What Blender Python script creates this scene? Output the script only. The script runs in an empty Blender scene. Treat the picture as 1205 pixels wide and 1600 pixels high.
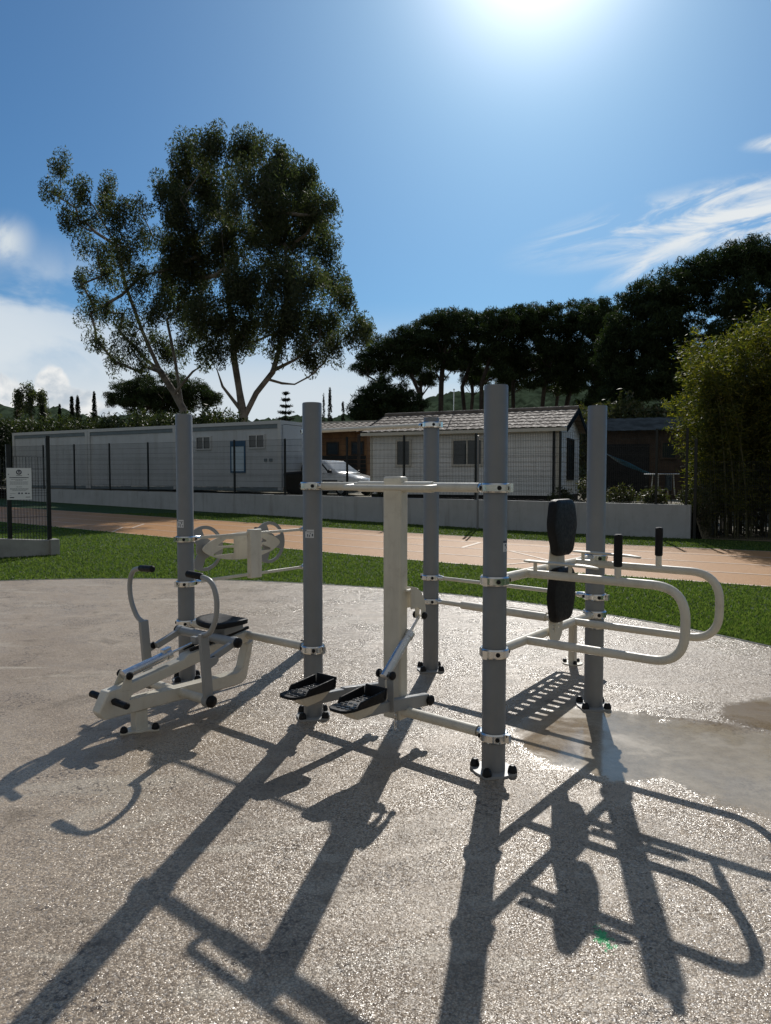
import bpy, math, random
import numpy as np
from mathutils import Vector, Matrix
from mathutils.geometry import tessellate_polygon

random.seed(7)
RNG = np.random.default_rng(11)
PI = math.pi
R = math.radians
sc = bpy.context.scene
COL = sc.collection

# ------------------------------------------------------------------ camera
EYE = 1.6
PITCH = math.atan(54 / 1111.0)
cam = bpy.data.cameras.new('camera')
cam.sensor_fit = 'VERTICAL'
cam.sensor_height = 36.0
cam.sensor_width = 36.0
cam.lens = 1111.0 / 1600.0 * 36.0
cam.clip_start = 0.05
cam.clip_end = 4000
camo = bpy.data.objects.new('camera', cam)
COL.objects.link(camo)
camo.location = (0, 0, EYE)
camo.rotation_euler = (PI / 2 - PITCH, 0, 0)
sc.camera = camo


def at(px, py, d):
    """a photograph pixel at a known distance (metres along the ground) -> a point of the place"""
    x = (px - 602.5) / 1111.0
    y = -(py - 800) / 1111.0
    fy = math.cos(PITCH) + y * math.sin(PITCH)
    fz = -math.sin(PITCH) + y * math.cos(PITCH)
    return Vector((x * d / fy, d, EYE + fz * d / fy))


# ------------------------------------------------------------------ light
SUN_AZ, SUN_EL = R(11.7), R(36.7)
sun_dir = Vector((math.sin(SUN_AZ) * math.cos(SUN_EL), math.cos(SUN_AZ) * math.cos(SUN_EL), math.sin(SUN_EL)))
sl = bpy.data.lights.new('sun', 'SUN')
sl.energy = 5.0
sl.angle = R(0.53)
sl.color = (1.0, 0.95, 0.88)
so = bpy.data.objects.new('sun', sl)
COL.objects.link(so)
so.location = (20, 60, 60)
so.rotation_euler = (-sun_dir).to_track_quat('-Z', 'Y').to_euler()

sc.view_settings.view_transform = 'Standard'
sc.view_settings.look = 'None'
sc.view_settings.exposure = -0.50
sc.view_settings.gamma = 1.0
sc.view_settings.use_curve_mapping = False
sc.cycles.use_denoising = True
sc.cycles.sample_clamp_indirect = 6.0
sc.cycles.sample_clamp_direct = 0.0
sc.cycles.max_bounces = 8
sc.cycles.transparent_max_bounces = 8
sc.cycles.caustics_reflective = False
sc.cycles.caustics_refractive = False


# ------------------------------------------------------------------ node helpers
class NT:
    def __init__(s, tree):
        s.t = tree

    def n(s, typ, **kw):
        nd = s.t.nodes.new(typ)
        for k, v in kw.items():
            setattr(nd, k, v)
        return nd

    def l(s, a, b):
        s.t.links.new(a, b)

    def setin(s, sock, v):
        if isinstance(v, bpy.types.NodeSocket):
            s.l(v, sock)
        else:
            sock.default_value = v

    def math(s, op, a, b=None, c=None, clamp=False):
        nd = s.n('ShaderNodeMath', operation=op)
        nd.use_clamp = clamp
        s.setin(nd.inputs[0], a)
        if b is not None:
            s.setin(nd.inputs[1], b)
        if c is not None:
            s.setin(nd.inputs[2], c)
        return nd.outputs[0]

    def sstep(s, x, lo, hi, a=0.0, b=1.0):
        nd = s.n('ShaderNodeMapRange')
        nd.interpolation_type = 'SMOOTHSTEP'
        s.setin(nd.inputs['Value'], x)
        nd.inputs['From Min'].default_value = lo
        nd.inputs['From Max'].default_value = hi
        nd.inputs['To Min'].default_value = a
        nd.inputs['To Max'].default_value = b
        return nd.outputs[0]

    def mix(s, f, a, b, mode='MIX'):
        nd = s.n('ShaderNodeMix', data_type='RGBA', blend_type=mode)
        s.setin(nd.inputs[0], f)
        for k, v in ((6, a), (7, b)):
            if not isinstance(v, bpy.types.NodeSocket):
                v = (*v, 1.0) if len(v) == 3 else v
            s.setin(nd.inputs[k], v)
        return nd.outputs[2]

    def noise(s, vec, scale, detail=4.0, rough=0.55, dist=0.0):
        nd = s.n('ShaderNodeTexNoise')
        if vec is not None:
            s.l(vec, nd.inputs['Vector'])
        nd.inputs['Scale'].default_value = scale
        nd.inputs['Detail'].default_value = detail
        nd.inputs['Roughness'].default_value = rough
        nd.inputs['Distortion'].default_value = dist
        return nd.outputs[0]

    def comb(s, x, y, z):
        nd = s.n('ShaderNodeCombineXYZ')
        for i, v in enumerate((x, y, z)):
            s.setin(nd.inputs[i], v)
        return nd.outputs[0]

    def sep(s, v):
        nd = s.n('ShaderNodeSeparateXYZ')
        s.l(v, nd.inputs[0])
        return nd.outputs

    def bump(s, h, strength, dist):
        nd = s.n('ShaderNodeBump')
        s.setin(nd.inputs['Strength'], strength)
        nd.inputs['Distance'].default_value = dist
        s.l(h, nd.inputs['Height'])
        return nd.outputs[0]


def new_mat(name):
    m = bpy.data.materials.new(name)
    m.use_nodes = True
    nt = NT(m.node_tree)
    b = m.node_tree.nodes['Principled BSDF']
    return m, nt, b


def surf(name, col, rough=0.5, metal=0.0, var=0.12, vscale=3.0, bump=0.0, bscale=80.0, spec=0.5, dirt=0.0, dirtcol=(0.12, 0.10, 0.08), coat=0.0, streak=0.0):
    """painted / plastic / stone surface: base colour with wear and dirt of its own, slight unevenness"""
    m, nt, b = new_mat(name)
    pos = nt.n('ShaderNodeNewGeometry').outputs['Position']
    n1 = nt.noise(pos, vscale, 5.0, 0.6)
    lo = tuple(c * (1 - var) for c in col)
    hi = tuple(min(1, c * (1 + var)) for c in col)
    c = nt.mix(nt.sstep(n1, 0.3, 0.7), lo, hi)
    if dirt > 0:
        n2 = nt.noise(pos, vscale * 3.1, 6.0, 0.7)
        c = nt.mix(nt.sstep(n2, 0.5, 0.75, 0, dirt), c, dirtcol)
    if streak > 0:
        px_, py_, pz_ = nt.sep(pos)
        sv = nt.comb(nt.math('MULTIPLY', px_, 5.0), nt.math('MULTIPLY', py_, 5.0), nt.math('MULTIPLY', pz_, 0.45))
        n3 = nt.noise(sv, vscale * 0.9 if vscale < 3 else 2.4, 6.0, 0.65)
        c = nt.mix(nt.sstep(n3, 0.48, 0.72, 0, streak), c, dirtcol)
    nt.l(c, b.inputs['Base Color'])
    nt.l(nt.sstep(nt.noise(pos, vscale * 5, 3.0), 0.3, 0.7, max(0.02, rough * 0.8), min(1, rough * 1.2)), b.inputs['Roughness'])
    b.inputs['Metallic'].default_value = metal
    b.inputs['Specular IOR Level'].default_value = spec
    if coat:
        b.inputs['Coat Weight'].default_value = coat
    if bump > 0:
        nt.l(nt.bump(nt.noise(pos, bscale, 3.0), bump, 0.002), b.inputs['Normal'])
    return m


def leaf_mat(name, cols, trans=0.3, rough=0.5, tcol=None, spec=0.4):
    m, nt, b = new_mat(name)
    g = nt.n('ShaderNodeNewGeometry')
    ramp = nt.n('ShaderNodeValToRGB')
    nt.l(g.outputs['Random Per Island'], ramp.inputs[0])
    el = ramp.color_ramp.elements
    while len(el) < len(cols):
        el.new(0.5)
    for i, c in enumerate(cols):
        el[i].position = i / (len(cols) - 1)
        el[i].color = (*c, 1)
    nt.l(ramp.outputs[0], b.inputs['Base Color'])
    b.inputs['Roughness'].default_value = rough
    b.inputs['Specular IOR Level'].default_value = spec
    tr = nt.n('ShaderNodeBsdfTranslucent')
    t = nt.mix(1.0, ramp.outputs[0], tcol or (1.5, 1.6, 0.7), 'MULTIPLY')
    nt.l(t, tr.inputs['Color'])
    mx = nt.n('ShaderNodeMixShader')
    mx.inputs[0].default_value = trans
    nt.l(b.outputs[0], mx.inputs[1])
    nt.l(tr.outputs[0], mx.inputs[2])
    nt.l(mx.outputs[0], m.node_tree.nodes['Material Output'].inputs['Surface'])
    return m


# ------------------------------------------------------------------ sky
def build_world():
    w = bpy.data.worlds.new('World')
    sc.world = w
    w.use_nodes = True
    nt = NT(w.node_tree)
    bg = w.node_tree.nodes['Background']
    sky = nt.n('ShaderNodeTexSky')
    sky.sky_type = 'NISHITA'
    sky.sun_disc = False
    sky.sun_elevation = SUN_EL
    sky.sun_rotation = SUN_AZ
    sky.altitude = 50
    sky.air_density = 1.0
    sky.dust_density = 0.6
    sky.ozone_density = 2.0
    tc = nt.n('ShaderNodeTexCoord').outputs['Generated']
    x, y, z = nt.sep(tc)
    yy = nt.math('MAXIMUM', nt.math('ABSOLUTE', y), 0.08)
    sx = nt.math('DIVIDE', x, yy)          # gnomonic sky coordinates, towards the north
    sz = nt.math('DIVIDE', z, yy)

    def ell(cx, cz, rx, rz, ang=0.0):
        ca, sa = math.cos(ang), math.sin(ang)
        dx = nt.math('SUBTRACT', sx, cx)
        dz = nt.math('SUBTRACT', sz, cz)
        a = nt.math('ADD', nt.math('MULTIPLY', dx, ca / rx), nt.math('MULTIPLY', dz, sa / rx))
        b = nt.math('ADD', nt.math('MULTIPLY', dx, -sa / rz), nt.math('MULTIPLY', dz, ca / rz))
        return nt.math('SQRT', nt.math('ADD', nt.math('MULTIPLY', a, a), nt.math('MULTIPLY', b, b)))

    def streak(ang, su, sv, detail=7.0, rough=0.62, dist=0.6, off=0.0):
        ca, sa = math.cos(ang), math.sin(ang)
        a = nt.math('ADD', nt.math('MULTIPLY', sx, ca * su), nt.math('MULTIPLY', sz, sa * su))
        b = nt.math('ADD', nt.math('MULTIPLY', sx, -sa * sv), nt.math('MULTIPLY', sz, ca * sv))
        return nt.noise(nt.comb(a, b, off), 1.0, detail, rough, dist)

    # cirrus to the right
    n1 = streak(0.24, 4.0, 19.0, 9.0, 0.60, 1.1, 1.3)
    n1b = streak(0.55, 5.0, 22.0, 8.0, 0.65, 0.7, 5.1)
    e1 = ell(0.47, 0.362, 0.27, 0.046, 0.20)
    e1b = ell(0.372, 0.300, 0.10, 0.020, 0.46)
    m1 = nt.math('MULTIPLY', nt.sstep(e1, 0.45, 1.25, 1, 0), nt.sstep(n1, 0.40, 0.60, 0.02, 1))
    m1b = nt.math('MULTIPLY', nt.sstep(e1b, 0.2, 1.1, 1, 0), nt.sstep(n1b, 0.30, 0.60))
    e1c = ell(0.56, 0.463, 0.07, 0.014, 0.15)
    m1c = nt.math('MULTIPLY', nt.sstep(e1c, 0.3, 1.2, 1.0, 0), nt.sstep(n1b, 0.25, 0.5))
    # veil of cloud low on the left
    n2 = streak(-0.25, 4.0, 7.5, 7.0, 0.55, 0.5, 9.0)
    e2 = ell(-0.58, 0.205, 0.40, 0.150, -0.12)
    m2 = nt.math('MULTIPLY', nt.sstep(e2, 0.15, 1.1, 0.85, 0), nt.sstep(n2, 0.42, 0.60, 0.02, 1))
    n2b = streak(0.9, 7.0, 13.0, 7.0, 0.55, 0.4, 2.0)
    e2b = ell(-0.545, 0.315, 0.07, 0.05, 0.5)
    m2b = nt.math('MULTIPLY', nt.sstep(e2b, 0.2, 1.1, 0.9, 0), nt.sstep(n2b, 0.35, 0.6, 0.2, 1))
    # pale band near the horizon
    n3 = streak(0.0, 2.0, 9.0, 5.0, 0.5, 0.3, 4.0)
    m3 = nt.math('MULTIPLY', nt.sstep(sz, 0.11, 0.25, 1.0, 0), nt.sstep(n3, 0.32, 0.56, 0.62, 1.0))
    m3 = nt.math('MULTIPLY', m3, nt.sstep(sx, 0.05, 0.32, 1, 0.4))
    # cumulus heads on the horizon, left
    n4 = streak(0.0, 14.0, 16.0, 9.0, 0.6, 0.2, 7.0)
    e4 = nt.math('MINIMUM', nt.math('MINIMUM', ell(-0.56, 0.095, 0.085, 0.055), ell(-0.465, 0.125, 0.028, 0.035)), ell(-0.45, 0.08, 0.075, 0.048))
    e4 = nt.math('ADD', e4, nt.math('MULTIPLY', nt.math('SUBTRACT', n4, 0.5), 1.3))
    m4 = nt.sstep(e4, 0.78, 1.0, 1, 0)

    # hazy glow round the sun (the air lit from behind)
    dp = nt.n('ShaderNodeVectorMath', operation='DOT_PRODUCT')
    nt.l(tc, dp.inputs[0])
    dp.inputs[1].default_value = sun_dir
    ang = nt.math('ARCCOSINE', nt.math('MINIMUM', dp.outputs['Value'], 1.0))
    g1 = nt.math('EXPONENT', nt.math('MULTIPLY', nt.math('MULTIPLY', ang, ang), -1 / (2 * 0.070 ** 2)))
    g2 = nt.math('EXPONENT', nt.math('MULTIPLY', ang, -1 / 0.19))
    glow = nt.math('ADD', nt.math('MULTIPLY', g1, GLOW1), nt.math('MULTIPLY', g2, GLOW2))

    skyc = nt.mix(1.0, sky.outputs[0], SKYTINT, 'MULTIPLY')
    gc = nt.n('ShaderNodeVectorMath', operation='SCALE')
    gc.inputs[0].default_value = (1.16, 0.99, 0.90)
    nt.l(glow, gc.inputs['Scale'])
    skyg = nt.mix(1.0, skyc, gc.outputs[0], 'ADD')
    cl = CLOUD
    c = nt.mix(nt.math('MULTIPLY', m3, 0.9), skyg, (cl * .84, cl * .90, cl * .95))
    c = nt.mix(m2, c, (cl * .88, cl * .95, cl * 1.0))
    c = nt.mix(m2b, c, (cl * .95, cl, cl))
    shade = nt.mix(nt.sstep(n4, 0.35, 0.6), (cl * .62, cl * .70, cl * .78), (cl * 1.1, cl * 1.1, cl * 1.08))
    c = nt.mix(m4, c, shade)
    for m in (m1, m1b, m1c):
        c = nt.mix(nt.math('MULTIPLY', m, 0.92), c, (cl * 1.02, cl * 1.05, cl * 1.05))
    # pale fill added over the unseen sky behind the viewer, neutralises and lifts shade
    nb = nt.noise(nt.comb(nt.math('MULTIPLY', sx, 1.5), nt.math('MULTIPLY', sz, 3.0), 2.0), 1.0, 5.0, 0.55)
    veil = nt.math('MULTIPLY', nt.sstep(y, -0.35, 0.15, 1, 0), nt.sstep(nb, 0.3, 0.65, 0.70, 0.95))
    c = nt.mix(veil, c, BACKFILL)
    nt.l(c, bg.inputs['Color'])
    bg.inputs['Strength'].default_value = 0.1


GLOW1, GLOW2, CLOUD = 13.0, 2.2, 11.5
SKYTINT = (0.46, 0.82, 1.08)
BACKFILL = (3.9, 4.0, 4.0)
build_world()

# ------------------------------------------------------------------ materials
M = {}
M['grey'] = surf('post_grey_paint', (0.20, 0.208, 0.212), 0.42, var=0.05, vscale=6, bump=0.10, bscale=260, dirt=0.3, dirtcol=(0.24, 0.22, 0.19), streak=0.3)
M['ltgrey'] = surf('light_grey_paint', (0.30, 0.305, 0.30), 0.38, var=0.05, vscale=6, bump=0.08, bscale=260)
M['cream'] = surf('cream_paint', (0.67, 0.63, 0.53), 0.40, var=0.05, vscale=5, bump=0.08, bscale=260, dirt=0.3, dirtcol=(0.36, 0.31, 0.23), streak=0.25)
M['chrome'] = surf('polished_steel', (0.78, 0.78, 0.76), 0.16, metal=1.0, var=0.04, vscale=8, bump=0.05, bscale=90)
M['alu'] = surf('brushed_aluminium', (0.66, 0.68, 0.70), 0.28, metal=1.0, var=0.03, vscale=2)
M['black'] = surf('black_rubber', (0.010, 0.010, 0.011), 0.55, var=0.2, vscale=10, bump=0.2, bscale=300, spec=0.22)
M['blackg'] = surf('black_plastic', (0.008, 0.008, 0.009), 0.42, var=0.2, vscale=10, spec=0.25)
M['fence'] = surf('dark_fence_paint', (0.012, 0.016, 0.016), 0.38, var=0.2, vscale=4, spec=0.3)
M['wall'] = surf('rendered_wall', (0.40, 0.415, 0.42), 0.85, var=0.07, vscale=1.2, bump=0.3, bscale=120, dirt=0.25, dirtcol=(0.20, 0.19, 0.17), streak=0.45)
M['concrete'] = surf('concrete', (0.33, 0.32, 0.29), 0.85, var=0.15, vscale=2.5, bump=0.4, bscale=60, dirt=0.3)
M['cont'] = surf('container_paint', (0.52, 0.55, 0.565), 0.55, var=0.07, vscale=0.7, dirt=0.2, dirtcol=(0.30, 0.30, 0.27), streak=0.35)
M['contrim'] = surf('container_frame_paint', (0.54, 0.555, 0.55), 0.5, var=0.05, vscale=0.9, dirt=0.1, dirtcol=(0.3, 0.28, 0.25))
M['contdark'] = surf('container_gutter_paint', (0.15, 0.19, 0.21), 0.55, var=0.1)
M['siding'] = surf('white_siding', (0.76, 0.77, 0.75), 0.6, var=0.05, vscale=1.5, dirt=0.15, dirtcol=(0.4, 0.38, 0.33), streak=0.3)
M['trim'] = surf('cream_trim', (0.55, 0.53, 0.46), 0.5, var=0.05)
M['dark'] = surf('dark_void', (0.012, 0.013, 0.014), 0.9, var=0.2)
M['tile'] = surf('weathered_roof_tile', (0.17, 0.145, 0.125), 0.8, var=0.3, vscale=2.2, bump=0.3, bscale=50, spec=0.15, dirt=0.3, dirtcol=(0.3, 0.27, 0.23))
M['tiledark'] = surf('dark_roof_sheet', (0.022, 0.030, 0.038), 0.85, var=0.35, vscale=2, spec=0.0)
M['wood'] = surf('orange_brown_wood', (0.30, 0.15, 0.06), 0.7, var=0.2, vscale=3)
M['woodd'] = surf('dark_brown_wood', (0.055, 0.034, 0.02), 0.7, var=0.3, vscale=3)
M['blue'] = surf('blue_frame_paint', (0.03, 0.10, 0.19), 0.5, var=0.1)
M['poster'] = surf('pale_blue_panel', (0.55, 0.68, 0.76), 0.5, var=0.04)
M['white'] = surf('white_panel', (0.72, 0.75, 0.77), 0.5, var=0.03)
M['ink'] = surf('dark_ink', (0.05, 0.06, 0.09), 0.6, var=0.1)
M['inkl'] = surf('grey_ink', (0.22, 0.25, 0.28), 0.6, var=0.1)
M['navy'] = surf('navy_ink', (0.015, 0.03, 0.12), 0.6, var=0.1)
M['carwhite'] = surf('white_car_paint', (0.72, 0.73, 0.72), 0.22, var=0.02, coat=0.8)
M['tarp'] = surf('blue_tarpaulin', (0.03, 0.16, 0.30), 0.5, var=0.15)
M['bark'] = surf('pale_bark', (0.20, 0.175, 0.15), 0.85, var=0.4, vscale=1.8, bump=0.6, bscale=14)
M['barkd'] = surf('dark_bark', (0.055, 0.042, 0.033), 0.9, var=0.4, vscale=2.5, bump=0.6, bscale=14)
M['cane'] = surf('bamboo_cane', (0.10, 0.10, 0.045), 0.5, var=0.3, vscale=2)

M['sticker'] = surf('white_sticker', (0.62, 0.64, 0.66), 0.5, var=0.05)


def glass_mat(name, col, rough=0.04):
    m, nt, b = new_mat(name)
    b.inputs['Base Color'].default_value = (*col, 1)
    b.inputs['Roughness'].default_value = rough
    b.inputs['Specular IOR Level'].default_value = 0.8
    return m


M['pane'] = glass_mat('dark_window_glass', (0.02, 0.03, 0.035))
M['carglass'] = glass_mat('car_window_glass', (0.02, 0.026, 0.026), 0.06)
M['headlight'] = glass_mat('headlight_glass', (0.5, 0.52, 0.55), 0.1)

M['euc'] = leaf_mat('eucalyptus_leaf', [(0.032, 0.046, 0.026), (0.052, 0.070, 0.038), (0.076, 0.094, 0.050), (0.098, 0.105, 0.058)], 0.45, 0.6, (1.5, 1.6, 0.7))
M['pine'] = leaf_mat('pine_needles', [(0.016, 0.028, 0.012), (0.034, 0.054, 0.024), (0.056, 0.080, 0.032)], 0.24, 0.6, spec=0.15)
M['cyp'] = leaf_mat('cypress_leaf', [(0.010, 0.017, 0.010), (0.020, 0.030, 0.015)], 0.10, 0.7, spec=0.15)
M['hedge'] = leaf_mat('hedge_leaf', [(0.020, 0.034, 0.012), (0.040, 0.058, 0.018), (0.075, 0.085, 0.030)], 0.28, 0.5)
M['bamboo'] = leaf_mat('bamboo_leaf', [(0.030, 0.048, 0.012), (0.070, 0.090, 0.020), (0.12, 0.130, 0.026), (0.20, 0.185, 0.040)], 0.50, 0.55, (1.6, 1.6, 0.5))
M['shrub'] = leaf_mat('shrub_leaf', [(0.03, 0.045, 0.015), (0.07, 0.085, 0.03), (0.10, 0.085, 0.05)], 0.3, 0.5)
M['grassb'] = leaf_mat('turf_blade', [(0.044, 0.084, 0.022), (0.078, 0.132, 0.034), (0.145, 0.19, 0.066), (0.105, 0.146, 0.044)], 0.48, 0.5, (1.5, 1.6, 0.7), spec=0.2)


# ------------------------------------------------------------------ mesh builder
class MB:
    def __init__(s):
        s.v = []
        s.f = []

    def add(s, vs, fs):
        o = len(s.v)
        s.v.extend(tuple(p) for p in vs)
        s.f.extend(tuple(i + o for i in f) for f in fs)

    def hexa(s, p):
        """eight corners: bottom ring 0-3 then top ring 4-7"""
        s.add(p, [(3, 2, 1, 0), (4, 5, 6, 7), (0, 1, 5, 4), (1, 2, 6, 5), (2, 3, 7, 6), (3, 0, 4, 7)])

    def box(s, c, size, ex=(1, 0, 0), ey=(0, 1, 0), ez=(0, 0, 1)):
        c = Vector(c)
        ex, ey, ez = Vector(ex) * size[0] / 2, Vector(ey) * size[1] / 2, Vector(ez) * size[2] / 2
        s.hexa([c - ex - ey - ez, c + ex - ey - ez, c + ex + ey - ez, c - ex + ey - ez,
                c - ex - ey + ez, c + ex - ey + ez, c + ex + ey + ez, c - ex + ey + ez])

    def bar(s, a, b, w, h, up=(0, 0, 1)):
        """rectangular bar from a to b"""
        a, b = Vector(a), Vector(b)
        d = (b - a)
        L = d.length
        d = d / L
        side = d.cross(Vector(up)).normalized()
        u2 = side.cross(d)
        s.box((a + b) / 2, (L, w, h), d, side, u2)

    def tube(s, path, r, seg=14, caps=True):
        path = [Vector(p) for p in path]
        n = len(path)
        rr = r if isinstance(r, (list, tuple)) else [r] * n
        t0 = (path[1] - path[0]).normalized()
        ref = Vector((0, 0, 1)) if abs(t0.z) < 0.9 else Vector((1, 0, 0))
        nx = t0.cross(ref).normalized()
        vs = []
        for i in range(n):
            if i == 0:
                t = t0
            elif i == n - 1:
                t = (path[-1] - path[-2]).normalized()
            else:
                t = ((path[i] - path[i - 1]).normalized() + (path[i + 1] - path[i]).normalized())
                t = t.normalized() if t.length > 1e-6 else (path[i + 1] - path[i]).normalized()
            nx = (nx - t * nx.dot(t))
            nx = nx.normalized() if nx.length > 1e-6 else t.orthogonal().normalized()
            ny = t.cross(nx)
            for k in range(seg):
                a = 2 * PI * k / seg
                vs.append(path[i] + (nx * math.cos(a) + ny * math.sin(a)) * rr[i])
        fs = []
        for i in range(n - 1):
            for k in range(seg):
                k2 = (k + 1) % seg
                fs.append((i * seg + k, i * seg + k2, (i + 1) * seg + k2, (i + 1) * seg + k))
        if caps:
            fs.append(tuple(range(seg - 1, -1, -1)))
            fs.append(tuple((n - 1) * seg + k for k in range(seg)))
        s.add(vs, fs)

    def lathe(s, base, prof, seg=32, axis=(0, 0, 1)):
        """profile of (radius, height) turned about an axis through base"""
        base, ax = Vector(base), Vector(axis).normalized()
        nx = ax.orthogonal().normalized()
        ny = ax.cross(nx)
        vs, fs = [], []
        for (r, h) in prof:
            for k in range(seg):
                a = 2 * PI * k / seg
                vs.append(base + ax * h + (nx * math.cos(a) + ny * math.sin(a)) * max(r, 1e-5))
        for i in range(len(prof) - 1):
            for k in range(seg):
                k2 = (k + 1) % seg
                fs.append((i * seg + k, i * seg + k2, (i + 1) * seg + k2, (i + 1) * seg + k))
        fs.append(tuple(range(seg - 1, -1, -1)))
        fs.append(tuple((len(prof) - 1) * seg + k for k in range(seg)))
        s.add(vs, fs)

    def ball(s, c, r, seg=14, rings=8, sq=1.0, axis=(0, 0, 1)):
        s.lathe(c, [(r * math.sin(PI * i / rings), -r * sq * math.cos(PI * i / rings)) for i in range(rings + 1)], seg, axis)

    def plate(s, outer, holes, th, fn):
        """flat sheet with holes; fn(a, b, c) maps sheet coordinates and thickness c to the place"""
        loops = [outer] + list(holes)
        tri = tessellate_polygon([[Vector((a, b, 0)) for a, b in lp] for lp in loops])
        flat = [p for lp in loops for p in lp]
        n = len(flat)
        vs = [fn(a, b, th / 2) for a, b in flat] + [fn(a, b, -th / 2) for a, b in flat]
        fs = [tuple(t) for t in tri] + [tuple(i + n for i in reversed(t)) for t in tri]
        o = 0
        for lp in loops:
            m = len(lp)
            for i in range(m):
                j = (i + 1) % m
                fs.append((o + i, o + j, n + o + j, n + o + i))
            o += m
        s.add(vs, fs)

    def build(s, name, mat, parent=None, smooth=35, bevel=0.0, origin=None, fixn=True):
        me = bpy.data.meshes.new(name)
        me.from_pydata([tuple(p) for p in s.v], [], s.f)
        me.validate()
        if fixn:
            import bmesh
            bm = bmesh.new()
            bm.from_mesh(me)
            bmesh.ops.recalc_face_normals(bm, faces=bm.faces)
            bm.to_mesh(me)
            bm.free()
        if smooth:
            me.shade_smooth()
            me.set_sharp_from_angle(angle=R(smooth))
        if mat is not None:
            me.materials.append(mat)
        ob = bpy.data.objects.new(name, me)
        COL.objects.link(ob)
        if origin is not None:
            o = Vector(origin)
            me.transform(Matrix.Translation(-o))
            ob.location = o
        if parent is not None:
            ob.parent = parent
            if parent.type == 'EMPTY' or parent.location.length > 0:
                # meshes are written in place coordinates: cancel the parents' offsets
                off = Vector((0, 0, 0))
                p = parent
                while p is not None:
                    off += p.location
                    p = p.parent
                ob.location = ob.location - off
        if bevel > 0:
            b = ob.modifiers.new('edge', 'BEVEL')
            b.width = bevel
            b.segments = 2
            b.limit_method = 'ANGLE'
            b.angle_limit = R(40)
        return ob


def fillet(path, r, n=6):
    path = [Vector(p) for p in path]
    out = [path[0]]
    for i in range(1, len(path) - 1):
        a, b, c = path[i - 1], path[i], path[i + 1]
        d1, d2 = (a - b), (c - b)
        rr = min(r, d1.length * 0.48, d2.length * 0.48)
        p1, p2 = b + d1.normalized() * rr, b + d2.normalized() * rr
        for k in range(n + 1):
            t = k / n
            out.append(p1 * (1 - t) ** 2 + b * 2 * t * (1 - t) + p2 * t * t)
    out.append(path[-1])
    return out


def tag(o, label=None, cat=None, group=None, kind=None):
    if label:
        o['label'] = label
    if cat:
        o['category'] = cat
    if group:
        o['group'] = group
    if kind:
        o['kind'] = kind
    return o


def thing(name, loc, label, cat, group=None):
    o = bpy.data.objects.new(name, None)
    o.empty_display_size = 0.2
    COL.objects.link(o)
    o.location = Vector(loc)
    return tag(o, label, cat, group)


def copy_tree(o, parent=None):
    c = o.copy()
    COL.objects.link(c)
    c.parent = parent
    for ch in [k for k in o.children]:
        copy_tree(ch, c)
    return c


def np_mesh(name, verts, quads, mat, parent=None, smooth=False):
    """big meshes of quads from arrays"""
    me = bpy.data.meshes.new(name)
    verts = np.asarray(verts, np.float32)
    quads = np.asarray(quads, np.int32)
    k = quads.shape[1]
    me.vertices.add(len(verts))
    me.vertices.foreach_set('co', verts.ravel())
    me.loops.add(quads.size)
    me.loops.foreach_set('vertex_index', quads.ravel())
    me.polygons.add(len(quads))
    me.polygons.foreach_set('loop_start', np.arange(0, quads.size, k, dtype=np.int32))
    me.polygons.foreach_set('loop_total', np.full(len(quads), k, np.int32))
    me.update(calc_edges=True)
    if smooth:
        me.shade_smooth()
    me.materials.append(mat)
    ob = bpy.data.objects.new(name, me)
    COL.objects.link(ob)
    if parent is not None:
        ob.parent = parent
        off = Vector((0, 0, 0))
        p = parent
        while p is not None:
            off += p.location
            p = p.parent
        ob.location = -off
    return ob


# ------------------------------------------------------------------ the lie of the land
W1 = Vector((7.9, 18.4))
WD = Vector((-.861, .511)).normalized()        # the low wall runs this way, up to the left


def gz(x, y):
    t0 = (x - W1.x) * WD.x + (y - W1.y) * WD.y - 3.0
    return .0205 * (np.log1p(np.exp(-np.abs(t0))) + np.maximum(t0, 0))


def sheet(name, poly_fn, xs, ys, dz, mat, kind='structure'):
    """a sheet on the ground: quad grid in (s, t) mapped by poly_fn to x, y"""
    S, T = np.meshgrid(xs, ys)
    X, Y = poly_fn(S, T)
    Z = gz(X, Y) + dz
    V = np.stack([X, Y, Z], -1).reshape(-1, 3)
    nx, ny = len(xs), len(ys)
    i = np.arange(nx * ny).reshape(ny, nx)
    Q = np.stack([i[:-1, :-1], i[:-1, 1:], i[1:, 1:], i[1:, :-1]], -1).reshape(-1, 4)
    o = np_mesh(name, V, Q, mat, smooth=True)
    o['kind'] = kind
    return o


def lane_mat():
    m, nt, b = new_mat('running_track_rubber')
    pos = nt.n('ShaderNodeNewGeometry').outputs['Position']
    v = nt.n('ShaderNodeTexVoronoi')
    v.inputs['Scale'].default_value = 90
    nt.l(pos, v.inputs['Vector'])
    r = nt.sep(v.outputs['Color'])[0]
    c = nt.mix(r, (0.36, 0.175, 0.066), (0.54, 0.30, 0.130))
    n = nt.noise(pos, 0.5, 5, 0.6)
    c = nt.mix(nt.sstep(n, 0.35, 0.7, 0, 0.35), c, (0.48, 0.29, 0.16))
    nt.l(c, b.inputs['Base Color'])
    b.inputs['Roughness'].default_value = 0.5
    b.inputs['Specular IOR Level'].default_value = 0.08
    nt.l(nt.bump(v.outputs['Distance'], 0.7, 0.004), b.inputs['Normal'])
    return m


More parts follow.
